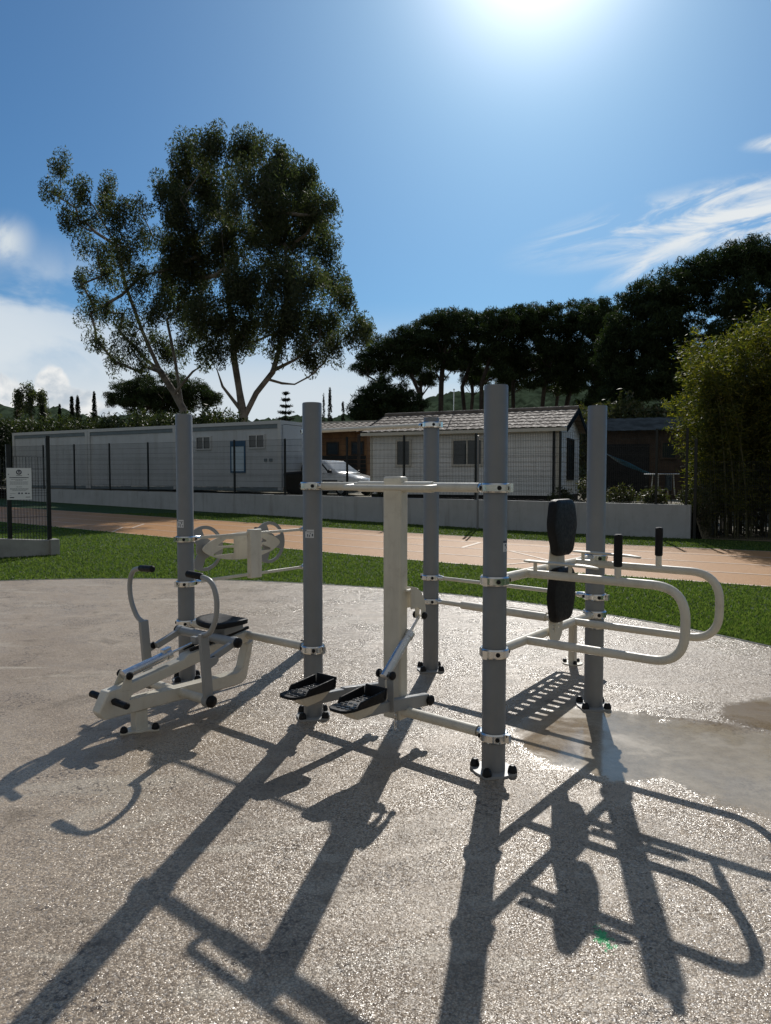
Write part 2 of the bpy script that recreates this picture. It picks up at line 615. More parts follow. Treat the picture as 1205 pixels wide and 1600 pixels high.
def turf_mat():
    m, nt, b = new_mat('artificial_turf')
    pos = nt.n('ShaderNodeNewGeometry').outputs['Position']
    n = nt.noise(pos, 60, 4, 0.7)
    n2 = nt.noise(pos, 0.8, 4, 0.6)
    c = nt.mix(nt.sstep(n, 0.3, 0.7), (0.012, 0.035, 0.010), (0.040, 0.085, 0.020))
    c = nt.mix(nt.sstep(n2, 0.3, 0.7, 0, 0.4), c, (0.05, 0.09, 0.025))
    nt.l(c, b.inputs['Base Color'])
    b.inputs['Roughness'].default_value = 0.7
    b.inputs['Specular IOR Level'].default_value = 0.15
    nt.l(nt.bump(n, 1.0, 0.02), b.inputs['Normal'])
    return m


def pad_mat():
    m, nt, b = new_mat('wet_granule_paving')
    pos = nt.n('ShaderNodeNewGeometry').outputs['Position']
    x, y, z = nt.sep(pos)
    mp = nt.n('ShaderNodeMapping')
    mp.inputs['Rotation'].default_value = (0.45, 0.62, 0.83)
    nt.l(pos, mp.inputs['Vector'])
    wn = nt.n('ShaderNodeTexNoise')
    wn.inputs['Scale'].default_value = 70.0
    wn.inputs['Detail'].default_value = 2.0
    nt.l(pos, wn.inputs['Vector'])
    ws = nt.n('ShaderNodeVectorMath', operation='MULTIPLY_ADD')
    nt.l(wn.outputs['Color'], ws.inputs[0])
    ws.inputs[1].default_value = (.016, .016, .016)
    nt.l(mp.outputs[0], ws.inputs[2])
    gpos = ws.outputs[0]
    v = nt.n('ShaderNodeTexVoronoi')
    v.inputs['Scale'].default_value = 138
    nt.l(gpos, v.inputs['Vector'])
    v2 = nt.n('ShaderNodeTexVoronoi')
    v2.inputs['Scale'].default_value = 55
    nt.l(gpos, v2.inputs['Vector'])
    r = nt.sep(v.outputs['Color'])
    big = nt.noise(pos, 0.55, 6, 0.62, 0.8)
    mid = nt.noise(pos, 2.6, 6, 0.65, 0.6)
    fine = nt.noise(pos, 14, 4, 0.6)
    swirl = nt.noise(nt.comb(nt.math('MULTIPLY', nt.math('ADD', x, nt.math('MULTIPLY', y, 0.35)), 0.7), nt.math('MULTIPLY', nt.math('SUBTRACT', y, nt.math('MULTIPLY', x, 0.3)), 5.0), 3.0), 1.0, 6, 0.6, 1.2)

    def ell(cx, cy, rx, ry):
        a = nt.math('DIVIDE', nt.math('SUBTRACT', x, cx), rx)
        c = nt.math('DIVIDE', nt.math('SUBTRACT', y, cy), ry)
        return nt.math('SQRT', nt.math('ADD', nt.math('MULTIPLY', a, a), nt.math('MULTIPLY', c, c)))

    wob = nt.math('MULTIPLY', nt.math('SUBTRACT', nt.noise(pos, 3.5, 7, 0.7), 0.5), 0.7)
    p = nt.math('MINIMUM', nt.math('MINIMUM', ell(1.34, 4.24, 0.62, 0.66), ell(1.95, 3.95, 0.62, 0.72)), ell(2.9, 4.6, .7, .5))
    p = nt.math('ADD', p, wob)
    pud = nt.sstep(p, 0.80, 1.06, 1, 0)
    dmp = nt.math('MINIMUM', ell(0.98, 4.38, 0.42, 0.45), ell(2.45, 4.68, 0.60, 0.36))
    dmp = nt.math('ADD', dmp, nt.math('MULTIPLY', wob, 1.5))
    damp = nt.sstep(dmp, 0.7, 1.1, 1, 0)
    # bare, rubbed patches where the binder lies smooth
    smooth = nt.sstep(nt.math('ADD', nt.math('MULTIPLY', swirl, 0.6), nt.math('MULTIPLY', mid, 0.4)), 0.50, 0.66)
    smooth = nt.math('MAXIMUM', nt.math('MULTIPLY', smooth, 0.75), nt.math('MULTIPLY', nt.sstep(nt.math('ADD', x, nt.math('MULTIPLY', big, 2.0)), -2.6, 0.9, 1, 0), 0.72))

    notp0 = nt.math('SUBTRACT', 1.0, pud)
    c = nt.mix(r[0], (0.33, 0.258, 0.180), (0.61, 0.495, 0.362))
    c = nt.mix(nt.sstep(r[1], 0.86, 0.9, 0, 0.7), c, (0.09, 0.075, 0.065))
    c = nt.mix(nt.sstep(r[2], 0.9, 0.93, 0, 0.6), c, (0.52, 0.49, 0.45))
    c = nt.mix(nt.math('MULTIPLY', smooth, 0.55), c, (0.51, 0.408, 0.298))
    c = nt.mix(nt.sstep(big, 0.40, 0.66, 0, 0.75), c, (0.29, 0.220, 0.152))
    c = nt.mix(nt.sstep(mid, 0.54, 0.70, 0, 0.75), c, (0.19, 0.145, 0.096))
    pale = nt.noise(nt.comb(nt.math('MULTIPLY', x, 0.8), nt.math('MULTIPLY', y, 2.2), 8.0), 1.0, 7, 0.62, 1.6)
    c = nt.mix(nt.sstep(pale, 0.56, 0.68, 0, 0.7), c, (0.56, 0.485, 0.375))
    pit = nt.math('MULTIPLY', nt.sstep(nt.noise(pos, 1.7, 6, 0.7, 0.4), 0.50, 0.62), nt.sstep(nt.noise(pos, 48, 3, 0.6), 0.53, 0.60, 0, 0.85))
    c = nt.mix(pit, c, (0.055, 0.042, 0.033))
    c = nt.mix(nt.math('MULTIPLY', damp, 0.75), c, (0.20, 0.142, 0.082))
    c = nt.mix(nt.math('MULTIPLY', pud, nt.math('MULTIPLY', 0.8, nt.math('SUBTRACT', 1.0, nt.math('MULTIPLY', damp, 0.9)))), c, nt.mix(nt.sstep(fine, 0.3, 0.7), (0.32, 0.270, 0.195), (0.42, 0.355, 0.26)))
    gap = nt.sstep(v.outputs['Distance'], 0.34, 0.75, 0, 0.50)  # dark binder between granules, with the shade of the gaps painted in
    gap = nt.math('MULTIPLY', gap, nt.math('MULTIPLY', notp0, nt.math('SUBTRACT', 1.0, nt.math('MULTIPLY', smooth, 0.7))))
    c = nt.mix(gap, c, (0.085, 0.062, 0.044))
    # splash of green marking paint
    gp = nt.math('ADD', ell(0.748, 2.375, 0.040, 0.075), nt.math('MULTIPLY', nt.math('SUBTRACT', nt.noise(pos, 38, 4, 0.7), 0.5), 3.2))
    c = nt.mix(nt.sstep(gp, 0.5, 0.8, 0.9, 0), c, (0.03, 0.42, 0.13))
    nt.l(c, b.inputs['Base Color'])
    wet = nt.sstep(nt.math('ADD', nt.math('MULTIPLY', big, 0.5), nt.math('MULTIPLY', mid, 0.5)), 0.35, 0.65)
    ro = nt.math('ADD', nt.sstep(wet, 0, 1, 0.16, 0.36), nt.math('MULTIPLY', r[2], 0.14))
    ro = nt.math('ADD', ro, nt.math('MULTIPLY', smooth, 0.12))
    notp = nt.math('SUBTRACT', 1.0, pud)
    ro = nt.math('ADD', nt.math('MULTIPLY', ro, notp), nt.math('MULTIPLY', pud, nt.sstep(mid, 0.35, 0.65, 0.08, 0.26)))
    nt.l(ro, b.inputs['Roughness'])
    b.inputs['Specular IOR Level'].default_value = 0.40
    h = nt.math('ADD', nt.math('MULTIPLY', nt.math('SUBTRACT', 1.0, v.outputs['Distance']), 1.0), nt.math('MULTIPLY', v2.outputs['Distance'], -0.7))
    h = nt.math('ADD', h, nt.math('MULTIPLY', fine, 0.9))
    st = nt.math('MULTIPLY', nt.math('SUBTRACT', 1.0, nt.math('MULTIPLY', smooth, 0.5)), notp)
    st = nt.math('ADD', nt.math('MULTIPLY', st, PAD_BUMP), 0.012)
    bn = nt.bump(h, st, 0.0022)
    # every granule lies at its own small tilt
    t1 = nt.n('ShaderNodeVectorMath', operation='SUBTRACT')
    nt.l(v.outputs['Color'], t1.inputs[0])
    t1.inputs[1].default_value = (.5, .5, .5)
    t2 = nt.n('ShaderNodeVectorMath', operation='SCALE')
    nt.l(t1.outputs[0], t2.inputs[0])
    amt = nt.math('MULTIPLY', nt.math('MULTIPLY', nt.math('SUBTRACT', 1.0, nt.math('MULTIPLY', smooth, 0.65)), notp), PAD_TILT)
    nt.l(nt.math('ADD', amt, 0.012), t2.inputs['Scale'])
    t3 = nt.n('ShaderNodeVectorMath', operation='ADD')
    nt.l(bn, t3.inputs[0])
    nt.l(t2.outputs[0], t3.inputs[1])
    t4 = nt.n('ShaderNodeVectorMath', operation='NORMALIZE')
    nt.l(t3.outputs[0], t4.inputs[0])
    nt.l(t4.outputs[0], b.inputs['Normal'])
    return m


PAD_TILT = 0.50
PAD_BUMP = 0.8


def earth_mat():
    return surf('dry_earth', (0.16, 0.14, 0.09), 0.95, var=0.3, vscale=0.4, bump=0.8, bscale=9, dirt=0.5, dirtcol=(0.05, 0.07, 0.025))


M['turf'] = turf_mat()
M['pad'] = pad_mat()
M['track'] = lane_mat()
M['line'] = surf('white_lane_paint', (0.62, 0.48, 0.35), 0.6, var=0.1, vscale=3)
M['earth'] = earth_mat()

# the ground: one sheet to the horizon (earth), turf, track and the round gym pad above it
gx = np.concatenate([np.linspace(-1500, -80, 24), np.linspace(-70, 60, 80), np.linspace(75, 1500, 24)])
gy = np.concatenate([np.linspace(-300, -20, 8), np.linspace(-15, 90, 70), np.linspace(110, 1500, 24)])


def ident(S, T):
    return S, T


def earth_z(name):
    S, T = np.meshgrid(gx, gy)
    Z = np.minimum(gz(S, T), 1.3) - 0.05
    V = np.stack([S, T, Z], -1).reshape(-1, 3)
    nx, ny = len(gx), len(gy)
    i = np.arange(nx * ny).reshape(ny, nx)
    Q = np.stack([i[:-1, :-1], i[:-1, 1:], i[1:, 1:], i[1:, :-1]], -1).reshape(-1, 4)
    o = np_mesh(name, V, Q, M['earth'], smooth=True)
    o['kind'] = 'structure'


earth_z('ground')


# strip coordinates: s along the wall (up to the left), t away from the wall towards the camera
WN = Vector((-WD.y, WD.x))
if WN.y > 0:
    WN = -WN


def strip(S, T):
    return W1.x + S * WD.x + T * WN.x, W1.y + S * WD.y + T * WN.y


sheet('turf', strip, np.linspace(-14, 42, 113), np.linspace(-0.3, 40, 81), 0.0, M['turf'])
# track: between two lines that meet the wall at a small angle
TN = [Vector((-8.67, 19.13)), Vector((5.61, 10.28))]      # near edge
TF = [Vector((-12.48, 26.51)), Vector((8.32, 15.28))]     # far edge


def track_map(S, T):
    ax, ay = TN[0].x + (TN[1].x - TN[0].x) * S, TN[0].y + (TN[1].y - TN[0].y) * S
    bx, by = TF[0].x + (TF[1].x - TF[0].x) * S, TF[0].y + (TF[1].y - TF[0].y) * S
    return ax + (bx - ax) * T, ay + (by - ay) * T


sheet('running_track', track_map, np.linspace(-1.2, 1.7, 117), np.linspace(0, 1, 9), 0.006, M['track'])
for k, t in enumerate((0.008, 0.25, 0.5, 0.75, 0.992)):
    w = 0.0055
    o = sheet('lane_line', track_map, np.linspace(-1.2, 1.7, 117), np.array([t - w, t + w]), 0.011, M['line'])
# staggered start and hurdle marks across the lanes
for (s0, s1, ta, tb) in ((0.17, 0.2, .25, .5), (0.12, 0.15, .0, .25), (0.74, 0.80, .02, .26), (0.80, 0.755, .27, .5), (0.70, .72, .5, .75)):
    def seg(S, T, s0=s0, s1=s1, ta=ta, tb=tb):
        return track_map(s0 + (s1 - s0) * S + 0.0022 * T, ta + (tb - ta) * S)
    sheet('lane_line', seg, np.linspace(0, 1, 12), np.array([-1.0, 1.0]), 0.013, M['line'])

# gym pad: a disc with a slightly raised edge
PC, PR = Vector((-2.96, 3.45)), 7.225


def disc(S, T):
    rr = S * (PR + 0.05 * np.sin(3 * T + 1))
    return PC.x + rr * np.cos(T), PC.y + rr * np.sin(T)


# the part behind and right of the camera belongs to the same surface
sheet('gym_pad', disc, np.concatenate([np.linspace(0.001, 1, 40)]), np.linspace(0, 2 * PI, 181), 0.014, M['pad'])


def edge(S, T):
    rr = PR + 0.05 * np.sin(3 * T + 1) + S
    return PC.x + rr * np.cos(T), PC.y + rr * np.sin(T)


M['edge'] = surf('dark_edging', (0.06, 0.06, 0.055), 0.8)
sheet('pad_kerb', edge, np.array([0.004, 0.05]), np.linspace(0, 2 * PI, 181), 0.018, M['edge'])


# blades of turf (nobody could count them)
def grass():
    N = 150000
    # denser near the camera: sample in view distance
    ang = RNG.uniform(-0.56, 0.56, N * 3)
    d = 7.0 + 20.0 * RNG.random(N * 3) ** 1.6
    X, Y = d * np.sin(ang), d * np.cos(ang)
    rr = np.hypot(X - PC.x, Y - PC.y)
    # inside turf: outside the pad, before or behind the track, before the wall
    s = (X - W1.x) * WD.x + (Y - W1.y) * WD.y
    t = (X - W1.x) * WN.x + (Y - W1.y) * WN.y

    def side(A, B):
        return (B.x - A.x) * (Y - A.y) - (B.y - A.y) * (X - A.x)
    before = side(TN[0], TN[1]) < 0.0
    behind = side(TF[0], TF[1]) > 0.0
    ok = (rr > PR + 0.1) & (t > 0.02) & (before | behind)
    X, Y = X[ok][:N], Y[ok][:N]
    n = len(X)
    Z = gz(X, Y)
    h = RNG.uniform(0.018, 0.042, n)
    w = RNG.uniform(0.004, 0.010, n) * (1 + 0.04 * np.hypot(X, Y))
    a = RNG.uniform(0, 2 * PI, n)
    lean = RNG.uniform(0.2, 1.1, n)
    la = RNG.uniform(0, 2 * PI, n)
    B = np.stack([X, Y, Z], -1)
    sd = np.stack([np.cos(a) * w, np.sin(a) * w, np.zeros(n)], -1)
    tip = B + np.stack([np.cos(la) * h * lean, np.sin(la) * h * lean, h], -1)
    V = np.stack([B - sd, B + sd, tip], 1).reshape(-1, 3)
    Q = np.arange(n * 3).reshape(-1, 3)
    o = np_mesh('grass', V, Q, M['grassb'])
    tag(o, 'short bright green turf between the gym pad, the track and the low wall', 'grass', kind='stuff')


grass()

# ------------------------------------------------------------------ outdoor gym
A = Vector((-1.554, 5.508, 0))
B_ = Vector((-.479, 4.661, 0))
D_ = Vector((.584, 3.779, 0))
E_ = Vector((1.44, 4.858, 0))
C_ = Vector((.373, 5.803, 0))
G_ = A + (C_ - B_) * 0.98 + Vector((0.02, -0.03, 0))
U = (D_ - A).normalized()
V_ = Vector((-U.y, U.x, 0))
Z = Vector((0, 0, 1))
PRAD = 0.0635
PH = 2.085


def make_post():
    t = thing('steel_post', (0, 0, 0), '', 'post', 'round grey posts of the outdoor gym')
    m = MB()
    m.lathe((0, 0, 0), [(PRAD, 0.012), (PRAD, PH - .006), (PRAD - .004, PH)], 40)
    m.build('shaft', M['grey'], t)
    m = MB()
    out = []
    for k in range(72):
        a = 2 * PI * k / 72
        r = 0.112 + 0.020 * max(0, math.cos(4 * (a - PI / 4))) ** 1.5
        out.append((r * math.cos(a), r * math.sin(a)))
    m.plate(out, [], 0.012, lambda a, b, c: Vector((a, b, 0.02 + c)))
    m.build('base_plate', M['ltgrey'], t)
    for k in range(4):
        a = PI / 4 + k * PI / 2
        m = MB()
        m.lathe((0.106 * math.cos(a), 0.106 * math.sin(a), 0.024), [(0.026, 0), (0.026, 0.010), (0.021, 0.030), (0.012, 0.040), (0.0, 0.042)], 16)
        m.build('bolt_cap', M['blackg'], t)
    return t


post0 = make_post()
POSTS = [(A, 'grey post behind the rowing machine, furthest left of the gym posts', 0.3),
         (B_, 'grey post rising behind the left pedal of the stepper', 0.15),
         (D_, 'tall grey post nearest the camera, between the stepper and the parallel bars', 0.32),
         (E_, 'grey post at the rear of the parallel bars, standing at the puddle edge', 0.0),
         (C_, 'grey post with a polished clamp near its top holding the pull-up bar', 0.1),
         (G_, 'grey post hidden behind another one, at the far end of the pull-up bar', 0.2)]
for i, (p, lab, rz) in enumerate(POSTS):
    o = post0 if i == 0 else copy_tree(post0)
    o.location = p
    o.rotation_euler = (0, 0, rz)
    o['label'] = lab


def clamp(p, z, d, parent, h=0.046, reach=0.115, tilt=0.0):
    """polished two-part clamp round a post, with a socket towards direction d; bolts as sub-parts"""
    d = Vector(d).normalized()
    sdv = Vector((-d.y, d.x, 0))
    c = Vector((p.x, p.y, z))
    m = MB()
    ri, ro = PRAD + 0.0008, PRAD + 0.016
    m.lathe(c, [(ri, -h / 2), (ro - .006, -h / 2), (ro, -h / 2 + .008), (ro, h / 2 - .008), (ro - .006, h / 2), (ri, h / 2)], 36)
    m.tube([c + d * (PRAD + .004), c + d * (reach - .02), c + d * reach], [h * .50, h * .47, h * .40], 18)
    m.box(c - d * (ro + .006), (.030, .026, h * .9), d, sdv, Z)
    ob = m.build('clamp', M['chrome'], parent)
    tocam = Vector((-c.x, -c.y, 0)).normalized()
    for sgn in (-1, 1):
        m = MB()
        q = c + d * (PRAD * 0.9 * sgn + 0.012 * sgn) + sdv * (0.0)
        nrm = (sdv if sdv.dot(tocam) > 0 else -sdv)
        q = c + (d * sgn * 0.72 + nrm * 0.70).normalized() * (ro - .003)
        m.lathe(q, [(0.0125, 0), (0.0125, .005), (0.010, .010), (0, .011)], 12, (d * sgn * 0.72 + nrm * 0.70))
        m.build('bolt', M['blackg'], ob)
    return ob


def knob(t, c, ax, r=0.03, h=0.026):
    m = MB()
    m.lathe(c, [(r * .92, 0), (r, .004), (r, h * .6), (r * .72, h * .9), (0, h)], 22, ax)
    m.build('pivot_cap', M['blackg'], t)


# ---- pull-up bar between C and G
t = thing('pull_up_bar', G_ + (C_ - G_) * .5, 'high horizontal cream bar clamped between two grey posts near their tops', 'pull-up bar')
d = (C_ - G_).normalized()
zb = 2.025
clamp(C_, zb, -d, t)
clamp(G_, zb, d, t)
m = MB()
m.tube([G_ + d * .10 + Z * zb, C_ - d * .10 + Z * zb], 0.0175, 18)
m.build('bar', M['cream'], t)


# ---- stepper between B and D
def stepper():
    d = (D_ - B_).normalized()
    n = Vector((-d.y, d.x, 0))               # away from the camera
    F = B_ + (D_ - B_) * 0.503
    t = thing('stepper', F, 'cream stepper with two black pedals hung on a wide column between two grey posts', 'stepper')

    def P(w, s, z):
        return F + d * w + n * s + Z * z
    for z, r in ((1.545, 0.026), (0.21, 0.030)):
        for p, sg in ((B_, 1), (D_, -1)):
            clamp(p, z, d * sg, t, 0.05)
        m = MB()
        m.tube([B_ + d * .10 + Z * z, D_ - d * .10 + Z * z], r, 20)
        m.build('crossbar', M['cream'], t)
    for sg in (-1, 1):
        m = MB()
        m.tube([P(sg * .06, 0, 1.545), P(sg * .28, 0, 1.545)], 0.032, 20)
        m.build('sleeve', M['cream'], t)
    m = MB()
    m.tube(fillet([P(-.315, -.01, 1.545), P(-.315, -.115, 1.54), P(.315, -.115, 1.54), P(.315, -.01, 1.545)], .06, 8), .0165, 16)
    m.build('handlebar', M['cream'], t)
    m = MB()
    m.box(P(0, 0.005, 0.88), (.134, .075, 1.45), d, n, Z)
    m.build('column', M['cream'], t, bevel=.012)
    # rounded upper bracket carrying the damper
    m = MB()
    prof = [(-.02, .80)] + [(-.02 + .16 * math.sin(a), .80 + .145 * math.cos(a)) for a in [R(k) for k in range(0, 91, 10)]] + [(.14, .74), (.105, .70), (.04, .79)]
    prof2 = [(.03, .955), (.08, .945), (.13, .91), (.165, .855), (.175, .80), (.165, .745), (.135, .745), (.135, .80), (.10, .82), (.03, .82)]
    for w in (.052, .098):
        m.plate(prof2, [], .008, lambda a, b, c, w=w: P(w + c, a, b))
    m.box(P(.075, .06, .93), (.04, .10, .012), d, n, Z)
    m.build('bracket', M['cream'], t, bevel=.002)
    m = MB()
    knob(t, P(.102, .150, .765), d, .022, .02)
    knob(t, P(.048, .150, .765), -d, .022, .02)
    # damper
    lo, hi = P(.075, -.175, .47), P(.075, .15, .765)
    ax = (hi - lo).normalized()
    m = MB()
    m.tube([lo - ax * .02, lo + ax * .29], .028, 22)
    m.tube([lo + ax * .27, lo + ax * .305], .033, 22)
    m.ball(lo + ax * .25 - d * .03, .02)
    cyl = m.build('damper_body', M['alu'], t)
    m = MB()
    m.tube([lo + ax * .30, hi], .0085, 14)
    m.build('damper_rod', M['chrome'], t)
    m = MB()
    knob(t, lo + d * .042, d, .025, .022)
    knob(t, lo - d * .042, -d, .025, .022)
    # levers
    for w, s_in, ped_s, ped_z in ((.085, .205, -.44, .365), (-.285, .205, -.46, .368)):
        m = MB()
        a, b, c = P(w, s_in, .235), P(w, -.16, .285), P(w, ped_s, ped_z - .055)
        m.bar(a, b, .042, .075)
        m.bar(b + (a - b).normalized() * .01, c, .040, .060)
        m.build('lever', M['ltgrey'], t, bevel=.006)
        m = MB()
        knob(t, a + d * .021, d, .032, .028)
        knob(t, a - d * .021, -d, .032, .028)
        if w > 0:
            for q in (.042, .108):
                m = MB()
                m.bar(P(q, -.165, .26), P(q, -.178, .49), .008, .045, d)
                m.build('damper_lug', M['ltgrey'], t, bevel=.002)
        # pedal: black tray with raised sides, ribbed tread
        cz = ped_z
        ang = 0.12
        fw = (-n * math.cos(ang) + Z * math.sin(ang) * -1).normalized()   # towards the user
        fw = (-n + Z * 0.02).normalized()
        up = d.cross(fw).normalized()
        if up.z < 0:
            up = -up
        o = P(w, ped_s, cz)
        L, Wd = .335, .155
        outl = [(-L / 2, -Wd * .46), (-L / 2 + .02, -Wd / 2), (L / 2 - .07, -Wd / 2), (L / 2 - .02, -Wd * .40), (L / 2, -Wd * .24), (L / 2, Wd * .24), (L / 2 - .02, Wd * .40), (L / 2 - .07, Wd / 2), (-L / 2 + .02, Wd / 2), (-L / 2, Wd * .46)]
        m = MB()
        fn = lambda a, b, c, o=o, fw=fw, up=up: o + fw * a + d * b + up * c
        m.plate(outl, [], .016, fn)
        for sg in (-1, 1):
            m.hexa([fn(-L / 2 + .02, sg * Wd / 2, .0), fn(L / 2 - .09, sg * Wd / 2, .0), fn(L / 2 - .09, sg * (Wd / 2 - .012), .0), fn(-L / 2 + .02, sg * (Wd / 2 - .012), .0),
                    fn(-L / 2 + .02, sg * (Wd / 2 + .006), .060), fn(L / 2 - .12, sg * (Wd / 2 + .004), .035), fn(L / 2 - .12, sg * (Wd / 2 - .008), .035), fn(-L / 2 + .02, sg * (Wd / 2 - .006), .060)])
        m.hexa([fn(-L / 2, -Wd / 2, 0), fn(-L / 2 + .015, -Wd / 2, 0), fn(-L / 2 + .015, Wd / 2, 0), fn(-L / 2, Wd / 2, 0),
                fn(-L / 2 - .008, -Wd / 2, .065), fn(-L / 2 + .006, -Wd / 2, .065), fn(-L / 2 + .006, Wd / 2, .065), fn(-L / 2 - .008, Wd / 2, .065)])
        pd = m.build('pedal', M['black'], t, bevel=.004)
        for half in ((0, 1, 2, 3), (5, 6, 7, 8)):
          m = MB()
          for i in half:
            for j in range(4):
                if (i + j) % 9 == 8:
                    continue
                aa = -L / 2 + .05 + i * .030
                bb = -.048 + j * .032 + (.008 if i % 2 else 0)
                m.box(fn(aa, bb, .0095), (.020, .020, .006), (fw + d * .5).normalized(), (d - fw * .5).normalized(), up)
          m.build('tread', M['tread'], pd, bevel=.0015)
        m = MB()
        m.hexa([fn(-.09, -.04, -.065), fn(.03, -.04, -.075), fn(.03, .04, -.075), fn(-.09, .04, -.065),
                fn(-L / 2 + .03, -Wd * .44, -.009), fn(L / 2 - .05, -Wd * .44, -.009), fn(L / 2 - .05, Wd * .44, -.009), fn(-L / 2 + .03, Wd * .44, -.009)])
        m.build('pedal_base', M['cream'], t, bevel=.004)
    # chain hanging beneath
    m = MB()
    for i in range(7):
        c = P(.04, -.045, .235 - i * .020)
        e1 = d if i % 2 else n
        pts = [c + (e1 * math.cos(k) * .008 + Z * math.sin(k) * .013) for k in [2 * PI * j / 10 for j in range(11)]]
        m.tube(pts, .0028, 6, False)
    m.build('chain', M['chrome'], t)
    return t


M['tread'] = surf('worn_tread', (0.05, 0.055, 0.06), 0.25, var=0.3, vscale=20)
stepper()


# ---- rowing machine in front of the bar between A and B
def rower():
    d = (B_ - A).normalized()
    r = -Vector((-d.y, d.x, 0))                # towards the foot end (and the camera)
    O = A + (B_ - A) * 0.5
    t = thing('rowing_machine', O + r * .86, 'cream and grey rowing machine with black seat and two curved hand levers', 'rowing machine')

    def P(l, w, z):
        return O + r * l + d * w + Z * z
    zb = .47
    for p, sg in ((A, 1), (B_, -1)):
        clamp(p, zb, d * sg, t, 0.05)
    m = MB()
    m.tube([A + d * .10 + Z * zb, B_ - d * .10 + Z * zb], .028, 20)
    m.build('mounting_bar', M['cream'], t)
    # frame: low beam, rail beam, rear strut
    m = MB()
    hw = .042

    def prism(poly):
        m.plate(poly, [], hw * 2, lambda a, b, c: P(a, c, b))
    prism([(1.13, .165), (1.15, .205), (1.09, .315), (1.03, .315), (.98, .30), (.98, .245), (.2, .245), (.155, .215), (.155, .145), (.2, .135), (1.09, .145)][:0] or
          [(1.12, .150), (1.155, .20), (1.095, .315), (1.03, .32), (.55, .405), (.52, .43), (0.02, .505), (-.03, .47), (.00, .42), (.42, .36), (.50, .345), (.93, .262), (.95, .232), (.10, .215), (.055, .24), (.005, .40), (-.05, .43), (-.045, .40), (.02, .16), (.06, .135), (.12, .128)])
    m.build('frame', M['cream'], t, bevel=.008)
    m = MB()
    m.box(P(.862, 0, .075), (.085, .062, .135), r, d, Z)
    out = []
    for k in range(72):
        a = 2 * PI * k / 72
        q = .072 + .062 * max(0, math.cos(3 * a / 1)) ** 2.0
        out.append((q * math.cos(a), q * math.sin(a)))
    m.build('support_leg', M['cream'], t, bevel=.004)
    m = MB()
    m.plate(out, [], .012, lambda a, b, c: P(.862 + a, b, .021 + c))
    m.build('base_plate', M['cream'], t)
    for k in range(3):
        a = k * 2 * PI / 3
        m = MB()
        q = P(.862 + .108 * math.cos(a), .108 * math.sin(a), .026)
        m.lathe(q, [(0.024, 0), (0.024, 0.010), (0.020, 0.026), (0.011, 0.036), (0.0, 0.038)], 16)
        m.build('bolt_cap', M['blackg'], t)
    # foot pegs
    for sg in (-1, 1):
        m = MB()
        m.tube([P(1.065, sg * .036, .255), P(1.065, sg * .062, .255)], .012, 14)
        m.tube([P(1.065, sg * .055, .255), P(1.065, sg * .062, .255), P(1.065, sg * .195, .255), P(1.065, sg * .202, .255)], [.015, .021, .021, .014], 18)
        m.build('foot_peg', M['black'], t)
    # damper and its lugs
    lo, hi = P(.955, 0, .385), P(.40, 0, .50)
    ax = (hi - lo).normalized()
    for sg in (-1, 1):
        m = MB()
        m.plate([(1.02, .30), (.93, .29), (.935, .385), (.945, .405), (.965, .405), (.975, .385)], [], .007, lambda a, b, c, sg=sg: P(a, sg * .04 + c, b))
        m.build('damper_lug', M['cream'], t, bevel=.002)
    m = MB()
    m.tube([lo - ax * .015, lo + ax * .32], .030, 24)
    m.tube([lo + ax * .30, lo + ax * .335], .036, 24)
    m.box(lo + ax * .30 + Z * .036, (.06, .04, .022), ax, d, Z)
    m.build('damper_body', M['alu'], t)
    m = MB()
    m.tube([lo + ax * .33, hi], .009, 14)
    m.build('damper_rod', M['chrome'], t)
    m = MB()
    knob(t, lo + d * .044, d, .024, .02)
    knob(t, lo - d * .044, -d, .024, .02)
    # crosshead with links
    m = MB()
    cl, cz = .335, .515
    m.tube([P(cl, -.315, cz), P(cl, .315, cz)], .031, 22)
    for sg in (-1, 1):
        m.tube([P(cl, sg * .275, cz), P(cl, sg * .315, cz)], .036, 22)
        m.bar(P(cl, sg * .295, cz), P(.535, sg * .295, .442), .034, .042)
    m.box(P(.40, 0, .505), (.10, .05, .05), r, d, Z)
    m.build('crosshead', M['ltgrey'], t, bevel=.003)
    m = MB()
    for sg in (-1, 1):
        knob(t, P(cl, sg * .315, cz), d * sg, .034, .026)
        knob(t, P(.535, sg * .315, .442), d * sg, .024, .022)
    # hand levers
    m = MB()
    m.tube([P(.575, -.34, .19), P(.575, .34, .19)], .029, 22)
    m.build('pivot_tube', M['cream'], t)
    for sg in (-1, 1):
        m = MB()
        m.bar(P(.577, sg * .325, .19), P(.612, sg * .325, .625), .030, .060, r)
        m.plate([(.60, .46), (.52, .462), (.50, .44), (.52, .415), (.60, .385)], [], .012, lambda a, b, c, sg=sg: P(a, sg * .332 + c, b))
        pth = [P(.612, sg * .315, .612), P(.612, sg * .395, .635), P(.616, sg * .465, .74), P(.62, sg * .475, .87), P(.622, sg * .43, .965), P(.622, sg * .33, .985), P(.622, sg * .20, .990)]
        m.tube(fillet(pth, .07, 6), .0165, 16)
        m.build('hand_lever', M['ltgrey'], t, bevel=.002)
        m = MB()
        g0, g1 = P(.622, sg * .335, .985), P(.622, sg * .185, .991)
        ga = (g1 - g0).normalized()
        m.tube([g0, g0 + ga * .008, g1 - ga * .008, g1], [.019, .0225, .0225, .014], 18)
        m.build('grip', M['black'], t)
        m = MB()
        m.tube([P(.577, sg * .30, .19), P(.577, sg * .345, .19)], .040, 22)
        m.build('lever_hub', M['ltgrey'], t)
        m = MB()
        knob(t, P(.577, sg * .345, .19), d * sg, .038, .03)
